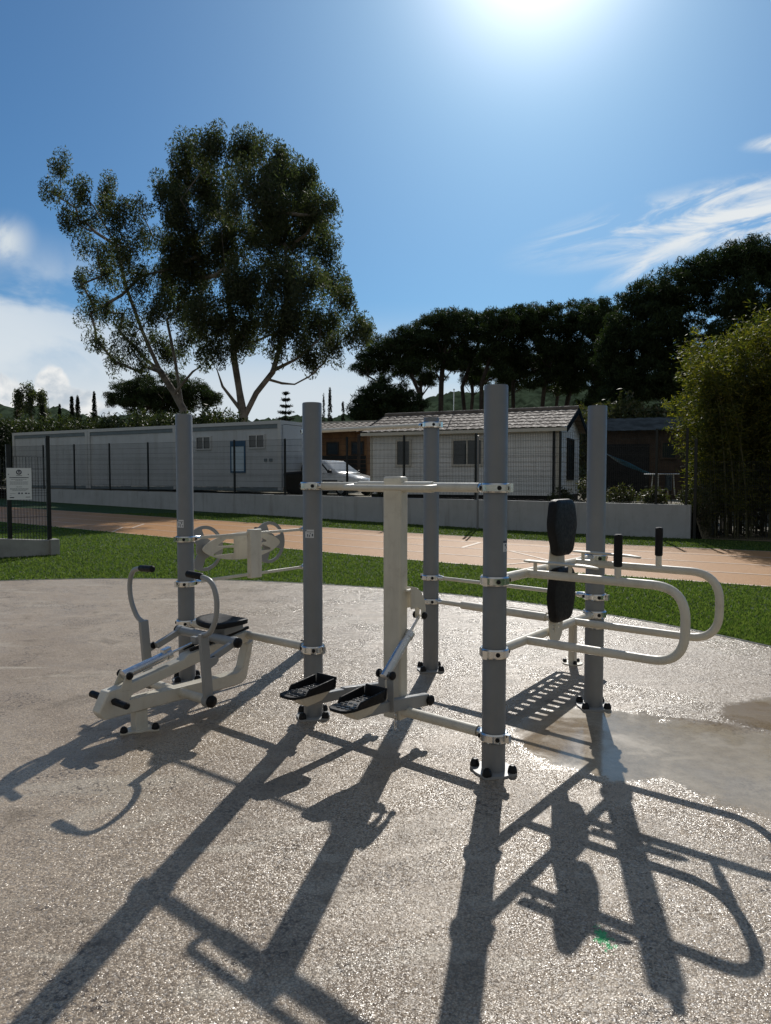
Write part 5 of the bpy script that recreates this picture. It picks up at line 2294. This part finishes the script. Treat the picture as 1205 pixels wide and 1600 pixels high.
# big dense pines to the right
BIG = 'big dense pines on the right'
stone_pine([(985, 650), (985, 600), (990, 540)], [(985, 520, 48, 40), (1010, 470, 40, 34), (960, 560, 32, 32), (1000, 590, 56, 48), (965, 625, 36, 26)], 50, 5, 'dark dense pine with foliage down to the cabin roof, left of the big pines', 1.0, group=BIG, branchy=False)
stone_pine([(1060, 650), (1060, 560), (1060, 480)], [(1062, 455, 55, 40), (1040, 520, 60, 55), (1060, 590, 60, 55), (1090, 425, 36, 26)], 48, 5.5, 'broad dark pine in the middle of the big pines behind the bamboo', .9, group=BIG, branchy=False)
stone_pine([(1160, 650), (1160, 540), (1165, 460)], [(1140, 415, 48, 34), (1185, 402, 42, 30), (1160, 470, 70, 50), (1235, 420, 50, 44), (1150, 550, 80, 60), (1240, 520, 60, 80)], 46, 6, 'tallest dark pine at the right edge, rising above the bamboo', .85, group=BIG, branchy=False)
# dome pine on the left, round evergreens and cypresses
stone_pine([(252, 662), (252, 640), (254, 620)], [(215, 620, 48, 24), (262, 612, 62, 28), (312, 624, 38, 20), (240, 636, 70, 14)], 66, 5, 'broad dome-shaped dark pine behind the leaning eucalyptus', 1.0, group='dark evergreens beyond the cabins', name='dome_pine')
stone_pine([(600, 665), (600, 640)], [(602, 618, 42, 27), (575, 640, 30, 20), (636, 632, 32, 20), (600, 648, 60, 16)], 54, 4, 'rounded dark evergreen below the leftmost umbrella pine', 1.1, group='dark evergreens beyond the cabins', name='evergreen_tree', branchy=False)


def cypress(x, ytop, ybot, w, dist, label, group='cypresses on the horizon', cat='tree'):
    base = at(x, ybot, dist)
    top = at(x, ytop, dist)
    h = top.z - .9
    t = thing('cypress', Vector((base.x, dist, .9)), label, cat, group)
    wm = w * dist / 1111 / 2
    n = int(190 * max(1, h * wm / 2))
    n = min(n, 900)
    f = RNG.random(n)
    prof = np.sin(np.clip(f * .86 + .14, 0, 1) ** .8 * PI) ** .65 * (1 - .35 * f)
    a = RNG.uniform(0, 2 * PI, n)
    r = wm * prof * RNG.random(n) ** .35
    c = np.stack([base.x + r * np.cos(a), dist + r * np.sin(a), .9 + f * h * .95], -1)
    pos = clumps(c, np.full(n, wm * .30), np.full(n, 10, int), 1.7, .5)
    V, Q = leaves(pos, wm * .45, wm * .13, up=1.6)
    m = MB()
    m.tube([(base.x, dist, .8), (base.x, dist, .9 + h * .7)], [wm * .18, wm * .05], 7, False)
    m.build('trunk', M['barkd'], t, fixn=False)
    np_mesh('crown', V, Q, M['cyp'], t)


cypress(94, 627, 660, 13, 80, 'smallest dark cypress on the left horizon, left of the twin-topped one')
cypress(113, 614, 660, 15, 78, 'left top of the twin dark cypresses beyond the long hedge')
cypress(122, 613, 660, 14, 79, 'right top of the twin dark cypresses beyond the long hedge')
cypress(148, 605, 660, 14, 80, 'slender single cypress standing beside the dome-shaped pine')
cypress(516, 599, 665, 12, 75, 'taller cypress of the pair right of the dense eucalyptus')
cypress(506, 608, 665, 9, 75, 'shorter thin cypress of the pair right of the dense eucalyptus')
cypress(536, 622, 665, 12, 66, 'small pointed conifer between the cypress pair and the rounded evergreen')
cypress(67, 628, 660, 16, 85, 'squat dark conifer in front of the distant pale eucalyptus clump')


def conifer():
    x, dist = 447, 60
    b, tp = at(x, 665, dist), at(x, 612, dist)
    t = thing('young_conifer', Vector((b.x, dist, 1)), 'young spreading conifer with tiered branches, right of the dense eucalyptus', 'tree')
    h = tp.z - 1
    cen, rad, per = [], [], []
    m = MB()
    m.tube([(b.x, dist, .9), (b.x, dist, 1 + h)], [.12, .02], 7, False)
    for i in range(13):
        f = i / 12
        z = 1 + h * (.12 + .86 * f)
        L = 1.7 * (1 - f) + .12
        for k in range(7):
            a = 2 * PI * k / 7 + i * .7
            for s in (.35, .65, 1.0):
                cen.append(np.array((b.x + math.cos(a) * L * s, dist + math.sin(a) * L * s, z + .22 * s * L)))
                rad.append(.22)
                per.append(9)
            m.tube([(b.x, dist, z), (b.x + math.cos(a) * L, dist + math.sin(a) * L, z + .22 * L)], [.03, .01], 4, False)
    pos = clumps(cen, rad, per, .5, .5)
    V, Q = leaves(pos, .3, .06, up=.5)
    m.build('trunk', M['barkd'], t, fixn=False)
    np_mesh('crown', V, Q, M['cyp'], t)


conifer()

# far pale eucalyptus clump on the left horizon
for (xx, yt, rr, lab) in ((30, 615, 10, 'leftmost thin far eucalyptus in the pale clump on the horizon'), (49, 608, 14, 'tallest far eucalyptus in the middle of the pale clump on the horizon'), (65, 618, 10, 'rightmost far eucalyptus of the pale clump, beside the squat conifer')):
    cl = [(xx + RNG.uniform(-rr, rr) * .45, yt + k * 5.5, rr * RNG.uniform(.35, .6)) for k in range(7)]
    eucalyptus(cl, [[(xx, 650), (xx, 632), (xx + 1, 615)]], 90.0, 2.0, lab, 16, rb=.2, group='distant eucalyptus clump', leaf=(.42, .11), name='distant_eucalyptus', full=.30)


def hedge(name, pts, width, zlo, ztop, n, label, mat='hedge', leaf=(.26, .075), rough=.5, cat='hedge'):
    """leafy row along a polyline"""
    pts = [Vector(p) for p in pts]
    seg = [(pts[i + 1] - pts[i]).length for i in range(len(pts) - 1)]
    tot = sum(seg)
    cen = []
    for _ in range(n):
        s = RNG.random() * tot
        i = 0
        while s > seg[i]:
            s -= seg[i]
            i += 1
        d = (pts[i + 1] - pts[i]).normalized()
        nn = Vector((-d.y, d.x, 0))
        q = pts[i] + d * s
        f = s / tot
        hh = ztop + rough * (math.sin(q.x * 1.9) * .35 + math.sin(q.x * 5.3 + 1) * .3 + RNG.normal() * .22)
        z = zlo + (hh - zlo) * RNG.random() ** .6
        w = width * (RNG.random() - .5)
        cen.append(np.array((q.x + nn.x * w, q.y + nn.y * w, z)))
    pos = clumps(cen, np.full(len(cen), .34), np.full(len(cen), 14, int), 1.2, .5)
    V, Q = leaves(pos, leaf[0], leaf[1], up=.35)
    t = thing(name, (pts[0] + pts[-1]) / 2 + Z * 1.0, label, cat)
    np_mesh('foliage', V, Q, M[mat], t)
    m = MB()
    for k in range(int(tot / 1.1)):
        f = (k + .5) / int(tot / 1.1)
        i = min(int(f * (len(pts) - 1)), len(pts) - 2)
        g = f * (len(pts) - 1) - i
        q = pts[i].lerp(pts[i + 1], g)
        m.tube([(q.x, q.y, .8), (q.x + RNG.uniform(-.2, .2), q.y, ztop - .5)], [.05, .02], 5, False)
    m.build('stems', M['barkd'], t, fixn=False)


hedge('hedge', [(-29, 47.0, 0), (-20.5, 41.6, 0), (-7.5, 36.5, 0)], 2.4, 1.0, 4.75, 3200, 'long leafy green hedge rising above the roofs of the portable cabins')
hedge('hedge', [(-20.6, 37.5, 0), (-23.5, 39.5, 0)], 2.0, .8, 4.3, 700, 'dark hedge at the left end of the portable cabins', 'cyp')
hedge('treeline', [(-9.5, 58, 0), (-1.5, 56, 0), (4, 58, 0)], 3.0, 1.0, 4.7, 1500, 'row of mixed green shrubs behind the orange timber cabin', 'hedge', (.34, .10), 1.3, 'shrubs')
hedge('shrub_row', [(12, 44, 0), (17, 40, 0)], 3.0, .8, 5.6, 900, 'light green shrubs rising behind the dark cabin roof', 'shrub', (.32, .10), 1.2, 'shrubs')


def bush(x, y, z, w, h, n, label, mat='shrub', leaf=(.12, .035), group='small plants above the low wall'):
    cen = []
    for _ in range(n):
        v = RNG.normal(size=3)
        v /= np.linalg.norm(v)
        v *= RNG.random() ** .4
        cen.append(np.array((x + v[0] * w, y + v[1] * w * .7, z + h * .5 + v[2] * h * .5)))
    pos = clumps(cen, np.full(n, .12), np.full(n, 12, int), 1.3, .5)
    V, Q = leaves(pos, leaf[0], leaf[1], up=.5)
    t = thing('bush', (x, y, z), label, 'bush', group)
    np_mesh('foliage', V, Q, M[mat], t)
    m = MB()
    for k in range(6):
        a = 2 * PI * k / 6
        m.tube([(x + .05 * math.cos(a), y + .05 * math.sin(a), z - .1), (x + w * .5 * math.cos(a), y + w * .4 * math.sin(a), z + h * .7)], [.014, .006], 5, False)
    m.build('stems', M['barkd'], t, fixn=False)


bush(6.0, 21.2, .72, .28, .95, 60, 'tall thin green bush behind the wall, right of the rear bar post')
bush(6.75, 20.4, .72, .5, .62, 90, 'low yellow-green bush behind the wall, under the garden table')
bush(7.35, 19.6, .70, .42, .58, 90, 'greyish dry bush behind the last fence post on the wall')
bush(5.4, 21.8, .72, .4, .5, 60, 'low green bush behind the wall, hidden partly by the rear bar post')
bush(-.15, 24.9, .85, .45, .5, 60, 'small yellow-green bush between the white car and the mobile home')
bush(8.25, 18.9, .0, .5, 1.5, 200, 'pale dry creeper at the foot of the fence by the wall end', leaf=(.10, .03))


def bamboo():
    base = Vector((11.45, 20.0, 0))
    t = thing('bamboo_clump', base, 'tall yellow-green bamboo clump with dark canes at the right edge', 'bamboo')
    m = MB()
    cen, rad, per = [], [], []
    n = 0
    for i in range(190):
        a, r = RNG.uniform(0, 2 * PI), RNG.random() ** .5
        bx, by = base.x + 2.7 * r * math.cos(a), base.y + 1.5 * r * math.sin(a)
        if bx < 9.0:
            continue
        out = Vector((bx - base.x, by - base.y, 0))
        h = RNG.uniform(4.8, 6.9) * (1 - .10 * r ** 2) - .55 * max(0, 9.9 - bx)
        lean = out * .09 + Vector(RNG.normal(size=3)) * .12
        lean.z = 0
        pts = []
        for k in range(8):
            f = k / 7
            pts.append(Vector((bx, by, -.05)) + lean * (f ** 2 * 1.8) + Z * (h * (f - .10 * f ** 3)))
        m.tube(pts, [.022 - .016 * k / 7 for k in range(8)], 6, False)
        for k in range(62):
            f = RNG.random() ** .62 if RNG.random() < .75 else RNG.random()
            f = max(.20, f)
            i0 = min(int(f * 7), 6)
            q = pts[i0].lerp(pts[i0 + 1], f * 7 - i0)
            cen.append(np.array(q + Vector(RNG.normal(size=3)) * (.16 + .10 * f)))
            rad.append(RNG.uniform(.16, .34))
            per.append(int(RNG.uniform(14, 25)))
    pos = clumps(cen, rad, per, 1.0, .5)
    # a spray hanging to the left
    extra = []
    for _ in range(130):
        f = RNG.random()
        extra.append(np.array((9.35 - .9 * f + RNG.normal() * .16, 19.6 + RNG.normal() * .4, 3.6 - .85 * f + RNG.normal() * .45)))
    pos = np.concatenate([pos, clumps(extra, np.full(130, .22), np.full(130, 13, int), 1.0, .5)])
    V, Q = leaves(pos, .14, .028, droop=.35)
    m.build('canes', M['cane'], t, smooth=60, fixn=False)
    np_mesh('foliage', V, Q, M['bamboo'], t)


bamboo()
hedge('undergrowth', [(9.6, 22.4, 0), (15.5, 21.0, 0)], 1.2, .0, 2.7, 900, 'dark evergreen shrubs filling the ground behind the bamboo canes', 'cyp', (.22, .07), .8, 'shrubs')


def hills():
    prof = [(-900, 640), (-200, 628), (0, 632), (60, 636), (130, 648), (300, 655), (480, 655), (560, 646), (640, 628), (700, 618), (800, 608), (900, 606), (1000, 606), (1200, 600), (1700, 590), (2300, 605)]
    xs = np.linspace(-900, 2300, 500)
    ys = np.interp(xs, [p[0] for p in prof], [p[1] for p in prof])
    d0, rows = 260.0, 26
    V = []
    for j in range(rows):
        f = j / (rows - 1)
        d = d0 + 260 * f
        for x, y in zip(xs, ys):
            ztop = 1.6 + (746 - y) * (d0 + 260) / 1111
            X = (x - 602.5) / 1111 * d
            hgt = ztop * (f ** .8) + RNG.normal() * 1.1 * (f > .02) + 1.5 * math.sin(X * .11 + f * 9) * f
            V.append((X, d, max(hgt, 0) - (1.0 if j == 0 else 0)))
    nx = len(xs)
    i = np.arange(nx * rows).reshape(rows, nx)
    Q = np.stack([i[:-1, :-1], i[:-1, 1:], i[1:, 1:], i[1:, :-1]], -1).reshape(-1, 4)
    mat = surf('wooded_hill', (0.040, 0.058, 0.036), 0.95, var=0.5, vscale=.09, dirt=.5, dirtcol=(.05, .065, .035), spec=0.0)
    o = np_mesh('hills', np.array(V), Q, mat)
    o['kind'] = 'structure'


hills()
